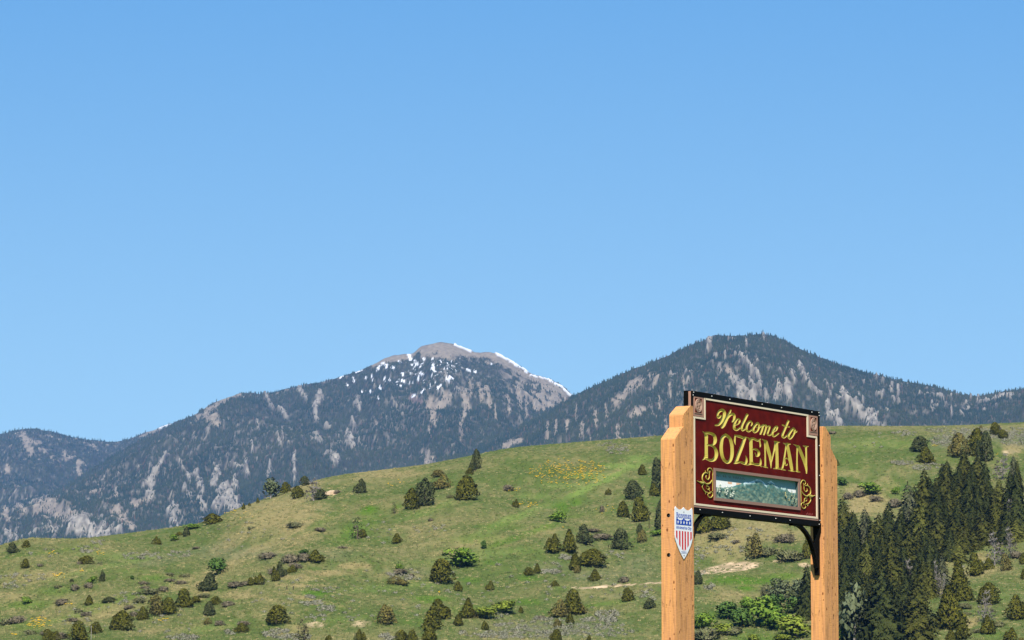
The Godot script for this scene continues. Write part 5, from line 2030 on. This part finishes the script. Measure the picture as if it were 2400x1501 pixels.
# width of the drawn shapes against the box they are made in
const FULL := {"j": 1.0, "jd": 1.0, "jl": 1.05, "c": 1.08, "g": 1.0, "gd": 1.0, "gl": 1.0, "wt": 1.0, "b": 1.0, "bt": 1.0, "p": 1.0, "d": 1.0, "f0": 1.0}
const CALLED := {"j": "juniper_tree", "jd": "juniper_tree", "jl": "juniper_tree", "c": "juniper_tree", "g": "green_bush", "gd": "green_bush", "gl": "green_bush", "wt": "willow_bush", "b": "brush_bush", "bt": "brush_bush", "p": "thin_tree", "d": "dead_tree", "f0": "fir_tree"}
const CATEGORY := {"j": "juniper", "jd": "juniper", "jl": "juniper", "c": "juniper", "g": "bush", "gd": "bush", "gl": "bush", "wt": "bush", "b": "brush", "bt": "brush", "p": "sapling", "d": "dead tree", "f0": "fir"}
const GROUPS := {"j": "junipers scattered over the hillside", "jd": "junipers scattered over the hillside", "jl": "junipers scattered over the hillside", "c": "junipers scattered over the hillside", "g": "green bushes on the hillside", "gd": "green bushes on the hillside", "gl": "green bushes on the hillside", "wt": "willow bushes by the posts", "b": "brown brush on the hillside", "bt": "brown brush on the hillside", "p": "thin saplings on the hillside", "d": "dead trees on the hillside", "f0": "firs of the grove right of the sign"}


func plant(kind: String, proto: String, foot: Vector3, h: float, w: float, label: String, called: String, category: String, group: String) -> void:
	var o := Node3D.new()
	o.name = numbered(called)
	add_child(o)
	o.position = foot - Vector3(0, 0.03 * h, 0)
	o.rotation = Vector3(rng.randfn() * 0.05, rng.randf() * TAU, rng.randfn() * 0.05)
	tag(o, label, category, group)
	var size := Vector3(w, h, w)
	if kind == "d":
		put("limbs", protos[proto], m_dead, o).scale = size * Vector3(1.15, 1.0, 1.15)
		put("twigs", protos["tw%d" % (rng.randi() % 4)], m_leaf, o).scale = size * Vector3(1.0, 0.85, 1.0)
		o.get_child(1).set_meta("kind", "stuff")
		return
	put("trunk" if h > 1.6 else "stem", protos["stem%d" % (rng.randi() % 4)], m_dead if kind == "wt" else m_bark, o).scale = Vector3(w, h, w)
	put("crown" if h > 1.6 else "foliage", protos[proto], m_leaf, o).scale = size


# where a fir of the grove stands, from the nearest one that has a look of its own
func by_fir(x: float, y: float) -> String:
	var best := 1e9
	var words := ""
	for line in GROVE.split("\n"):
		var cut := line.split("|")
		var p := cut[0].split(" ")
		var dx := x - float(p[0])
		var dy := y - float(p[1]) - float(p[2])
		var d := Vector2(dx, dy * 1.5).length()
		if d < best:
			best = d
			var way := ("right of" if dx > 0 else "left of") if absf(dx) > absf(dy) else ("in front of" if dy > 0 else "behind")
			words = "%s the %s" % [way, " ".join(cut[1].split(",")[0].split(" ").slice(0, 8))]
	return words


# a label for a mound of brush from the plant that stands nearest to it
func beside(x: float, y: float) -> String:
	var best := 1e9
	var words := ""
	for line in PLANTS.split("\n"):
		var cut := line.split("|")
		var p := cut[0].split(" ")
		var dx := x - float(p[1])
		var dy := (y - float(p[2])) * 2.0
		var d := Vector2(dx, dy).length()
		if d < best and not p[0].begins_with("b"):
			best = d
			var way := ("right of" if dx > 0 else "left of") if absf(dx) > absf(dy) else ("below" if dy > 0 else "above")
			var phrase := cut[1].split(",")[0].split(" ")
			words = "%s mound of grey-brown brush %s%s the %s" % ["low", "close " if d < 34.0 else "" if d < 75.0 else "well ", way, " ".join(phrase.slice(0, 6))]
	var n: int = said.get(words, 0)
	said[words] = n + 1
	return words if n == 0 else words.replace("low mound", ["smaller mound", "flatter mound", "darker mound", "outer mound"][mini(n - 1, 3)])


func build_plants() -> void:
	make_protos()
	for line in PLANTS.split("\n"):
		var cut := line.split("|")
		var p := cut[0].split(" ")
		var kind := p[0]
		var foot := on_hill(float(p[1]), float(p[2]))
		var d := foot.distance_to(Vector3(0, EYE, 0))
		var most := 5 if protos.has(kind + "4") else 4
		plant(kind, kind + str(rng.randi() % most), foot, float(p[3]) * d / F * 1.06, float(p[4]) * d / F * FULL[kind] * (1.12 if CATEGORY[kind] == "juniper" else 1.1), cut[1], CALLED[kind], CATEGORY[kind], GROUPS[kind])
	for line in GROVE.split("\n"):
		var cut := line.split("|")
		var p := cut[0].split(" ")
		var h := float(p[2])
		var foot := on_hill(float(p[0]), float(p[1]) + h)
		var d := foot.distance_to(Vector3(0, EYE, 0))
		plant("f", "f" + p[4] + str(rng.randi() % 4), foot, h * d / F * 1.05, float(p[3]) * d / F * 1.12, cut[1], "fir_tree", "fir", "firs of the grove right of the sign")
	# the firs that fill the grove behind those, alike in their shade
	var edge := PackedVector2Array([Vector2(1968, 1300), Vector2(2020, 1275), Vector2(2080, 1275), Vector2(2130, 1240), Vector2(2180, 1200), Vector2(2225, 1150), Vector2(2290, 1140), Vector2(2330, 1180), Vector2(2400, 1200), Vector2(2400, 1240), Vector2(2330, 1262), Vector2(2250, 1305), Vector2(2200, 1340), Vector2(2185, 1420), Vector2(2165, 1500), Vector2(1968, 1500)])
	var n := 0
	while n < 135:
		var x := rng.randf_range(1966, 2400)
		var y := rng.randf_range(1150, 1505)
		if not Geometry2D.is_point_in_polygon(Vector2(x, y), edge):
			continue
		n += 1
		var foot := on_hill(x, y)
		var d := foot.distance_to(Vector3(0, EYE, 0))
		var h := rng.randf_range(60, 112)
		var shade := y < 1330.0
		var tone: int = [0, 0, 0, 1, 1][rng.randi() % 5]
		var label := "%s %s fir %s" % ["tall" if h > 94 else "short" if h < 74 else "mid-sized", ["dark", "olive"][tone], by_fir(x, y)]
		var again: int = said.get(label, 0)
		said[label] = again + 1
		if again > 0:
			label = label.replace(" fir ", " slender fir " if again == 1 else " broad fir ") if label.count(" fir ") == 1 else label.split(" fir ")[0] + (" slender fir " if again == 1 else " broad fir ") + " fir ".join(label.split(" fir ").slice(1))
		plant("f", "f%d%d" % [tone, rng.randi() % 4], foot, h * d / F, h * [0.52, 0.40, 0.66][mini(again, 2)] * d / F, label, "fir_tree", "fir", "firs crowded in the upper grove" if shade else "firs crowded in the lower grove")
	for spot in BRUSH.split("|"):
		var p := spot.split(" ")
		var foot := on_hill(float(p[0]), float(p[1]))
		var d := foot.distance_to(Vector3(0, EYE, 0))
		var label := beside(float(p[0]), float(p[1]))
		plant("b", ("b" if rng.randf() < 0.7 else "bt") + str(rng.randi() % 4), foot, float(p[2]) * d / F, float(p[3]) * d / F, label, "brush_mound", "brush", "mounds of grey-brown brush on the grass")
	# a tan rock ledge by the dead juniper, two short fence posts and a thin pole
	var g := Bits.new()
	for i in 14:
		var t := TAU * i / 14
		var c := TAU * (i + 1) / 14
		var r0 := 0.5 * (0.85 + 0.25 * sin(t * 3.0 + 1.0))
		var r1 := 0.5 * (0.85 + 0.25 * sin(c * 3.0 + 1.0))
		var a := Vector3(cos(t) * r0, 0, sin(t) * r0)
		var b := Vector3(cos(c) * r1, 0, sin(c) * r1)
		var hi := Vector3(0, 0.75 + 0.2 * sin(t * 2.0), 0)
		var hj := Vector3(0, 0.75 + 0.2 * sin(c * 2.0), 0)
		g.quad(a - Vector3(0, 0.4, 0), b - Vector3(0, 0.4, 0), b * 0.86 + hj * 0.7, a * 0.86 + hi * 0.7, Color.WHITE)
		g.quad(a * 0.86 + hi * 0.7, b * 0.86 + hj * 0.7, b * 0.4 + hj, a * 0.4 + hi, Color.WHITE)
		g.flat(a * 0.4 + hi, b * 0.4 + hj, Vector3(0.05, 0.85, 0), Color.WHITE)
	var ledge := put("rock_ledge", g.mesh(), mat(lin(0.42, 0.32, 0.21)))
	ledge.position = on_hill(777, 1158)
	ledge.scale = Vector3(2.9, 0.75, 2.2)
	tag(ledge, "tan rock ledge on the skyline beside the dead grey juniper", "rock")
	var stake := Bits.new()
	stake.limb(Vector3(0, -0.3, 0), Vector3(0, 0.62, 0), 0.09, 0.08, 8, Color.WHITE)
	stake.limb(Vector3(0, 0.62, 0), Vector3(0, 0.66, 0), 0.08, 0.01, 8, Color.WHITE)
	var sm := mat(lin(0.05, 0.038, 0.03))
	for k in 2:
		var s := put("fence_post", stake.mesh(), sm)
		s.position = on_hill(672.0 + 15.0 * k, 1384.0)
		tag(s, ["short dark fence stub in pale grass, the one nearer the brushy draw", "short dark fence stub in pale grass, the one farther from the draw"][k], "post", "fence stubs in the grass")
	var pole := Bits.new()
	pole.limb(Vector3(0, -0.5, 0), Vector3(0, 2.2, 0), 0.045, 0.035, 8, Color.WHITE)
	pole.limb(Vector3(0, 2.2, 0), Vector3(0, 2.32, 0), 0.07, 0.07, 8, Color.WHITE)
	var po := put("marker_pole", pole.mesh(), mat(lin(0.30, 0.28, 0.25)))
	po.position = on_hill(213, 1503)
	tag(po, "thin grey marker pole in front of the bottom left junipers", "pole")


# sage and flowers: "x y rx ry count"
const SAGE := """2330 1016 90 14 190
2380 1032 40 14 90
2215 1034 32 14 90
2240 1012 50 8 50
2120 1018 30 6 26
2190 1010 20 5 14
2115 1086 28 6 40
2190 1095 30 8 24
2160 1098 20 6 20
1447 1056 26 10 44
1440 1045 40 6 16
1300 1470 150 18 130
1230 1490 120 10 110
1425 1443 28 10 60
1425 1456 20 6 40
1400 1480 90 16 70
1290 1342 26 6 40
1327 1308 16 7 26
1275 1452 22 6 24
1380 1455 14 6 20
1664 1378 12 10 22
1640 1330 14 30 20
1520 1395 20 20 14
1410 1310 60 20 20
727 1402 12 5 16
730 1416 30 6 34
765 1430 24 8 30
745 1450 30 8 14
430 1496 40 8 50
540 1484 14 6 10
650 1488 34 12 60
690 1496 40 8 40
905 1496 22 7 36
1130 1487 60 10 30
945 1350 40 14 30
960 1358 16 6 20
770 1385 40 8 16
335 1305 50 10 40
420 1300 30 8 24
200 1290 30 8 24
230 1274 20 6 10
60 1355 60 10 26
30 1375 30 10 16
300 1410 40 20 26
100 1300 40 10 8
1010 1240 60 12 12
880 1250 60 30 14
1180 1440 40 20 14
1640 1300 30 20 14
1700 1290 50 14 24
1750 1260 70 20 24
600 1255 120 30 20
2040 1040 60 30 10
2280 1330 40 12 8
300 1450 240 40 50
850 1400 300 60 70
1250 1380 250 60 60"""
const FLOWERS := """1330 1110 95 34 240
1360 1105 60 22 80
1240 1184 24 8 22
1200 1150 20 6 12
1420 1195 30 14 10
92 1464 32 14 60
565 1204 45 14 12
930 1135 22 8 10
1040 1120 20 8 4
380 1455 18 6 6
235 1300 12 5 8
125 1298 16 5 6
140 1352 20 6 12
188 1340 8 3 4
160 1420 20 6 4
2195 1047 10 4 6
2338 1066 6 2 3
1310 1222 10 4 4
1360 1250 50 20 5
1028 1391 3 2 2
32 1490 6 3 5
1740 1480 14 10 6"""


func build_cover() -> void:
	var mound := Bits.new()
	rng.seed = 41
	for i in 46:
		var t := rng.randf() * TAU
		var r := sqrt(rng.randf()) * 0.45
		var y := rng.randf_range(0.1, 0.75) * sqrt(1.0 - pow(r / 0.5, 2.0))
		var d := Vector3(cos(t), 0, sin(t))
		var k := rng.randf_range(0.8, 1.2)
		tuft(mound, d * r + Vector3(0, y, 0), (d * r * 2.0 + Vector3.UP).normalized(), rng.randf_range(0.14, 0.28), Color(k, k, k), 2, 0.3, (d * (0.3 + r * 1.6) + Vector3.UP * 0.6).normalized())
	var buf := PackedFloat32Array()
	for line in SAGE.split("\n"):
		var p := line.split(" ")
		for i in int(p[4]):
			var a := rng.randf() * TAU
			var r := sqrt(rng.randf())
			var q := on_hill(float(p[0]) + cos(a) * r * float(p[2]), float(p[1]) + sin(a) * r * float(p[3]))
			var s := rng.randf_range(0.4, 0.8)
			var c := Color(0.20, 0.21, 0.145).lerp(Color(0.27, 0.26, 0.20), rng.randf()) * rng.randf_range(0.8, 1.15)
			push(buf, Basis(Vector3.UP, rng.randf() * TAU).scaled(Vector3(s * 1.2, s * 0.85, s * 1.2)), q - Vector3(0, 0.04, 0), c)
	many("sagebrush", mound.mesh(), m_leaf, buf, "low silver-grey sagebrush scattered over the grass", "sagebrush")
	var head := Bits.new()
	for i in 10:
		var t := rng.randf() * TAU
		var r := rng.randf() * 0.30
		var c := Vector3(cos(t) * r, rng.randf_range(0.25, 0.42), sin(t) * r)
		for k in 4:
			var u := Vector3(cos(TAU * k / 4 + t), 0, sin(TAU * k / 4 + t))
			var w := Vector3(cos(TAU * (k + 1) / 4 + t), 0, sin(TAU * (k + 1) / 4 + t))
			head.tri(c + u * 0.05, c + w * 0.05, c + Vector3(0, 0.05, 0), (u + w + Vector3.UP).normalized(), Color(0.74, 0.45, 0.010))
			head.tri(c + u * 0.05, c + w * 0.05, c - Vector3(0, 0.04, 0), (u + w).normalized(), Color(0.70, 0.40, 0.010))
	for i in 14:
		var t := rng.randf() * TAU
		tuft(head, Vector3(cos(t) * 0.12, 0.02, sin(t) * 0.12), Vector3(cos(t), 0.9, sin(t)).normalized(), 0.26, Color(0.12, 0.17, 0.06), 1, 0.22, Vector3.UP)
	buf = PackedFloat32Array()
	for line in FLOWERS.split("\n"):
		var p := line.split(" ")
		for i in int(p[4]):
			var a := rng.randf() * TAU
			var r := pow(rng.randf(), 0.6)
			var q := on_hill(float(p[0]) + cos(a) * r * float(p[2]), float(p[1]) + sin(a) * r * float(p[3]))
			var s := rng.randf_range(0.4, 0.85)
			push(buf, Basis(Vector3.UP, rng.randf() * TAU).scaled(Vector3(s, s, s)), q, Color(1, 1, 1) * rng.randf_range(0.85, 1.1))
	many("wildflowers", head.mesh(), m_leaf, buf, "drifts of yellow-orange wildflowers on the grass", "wildflowers")
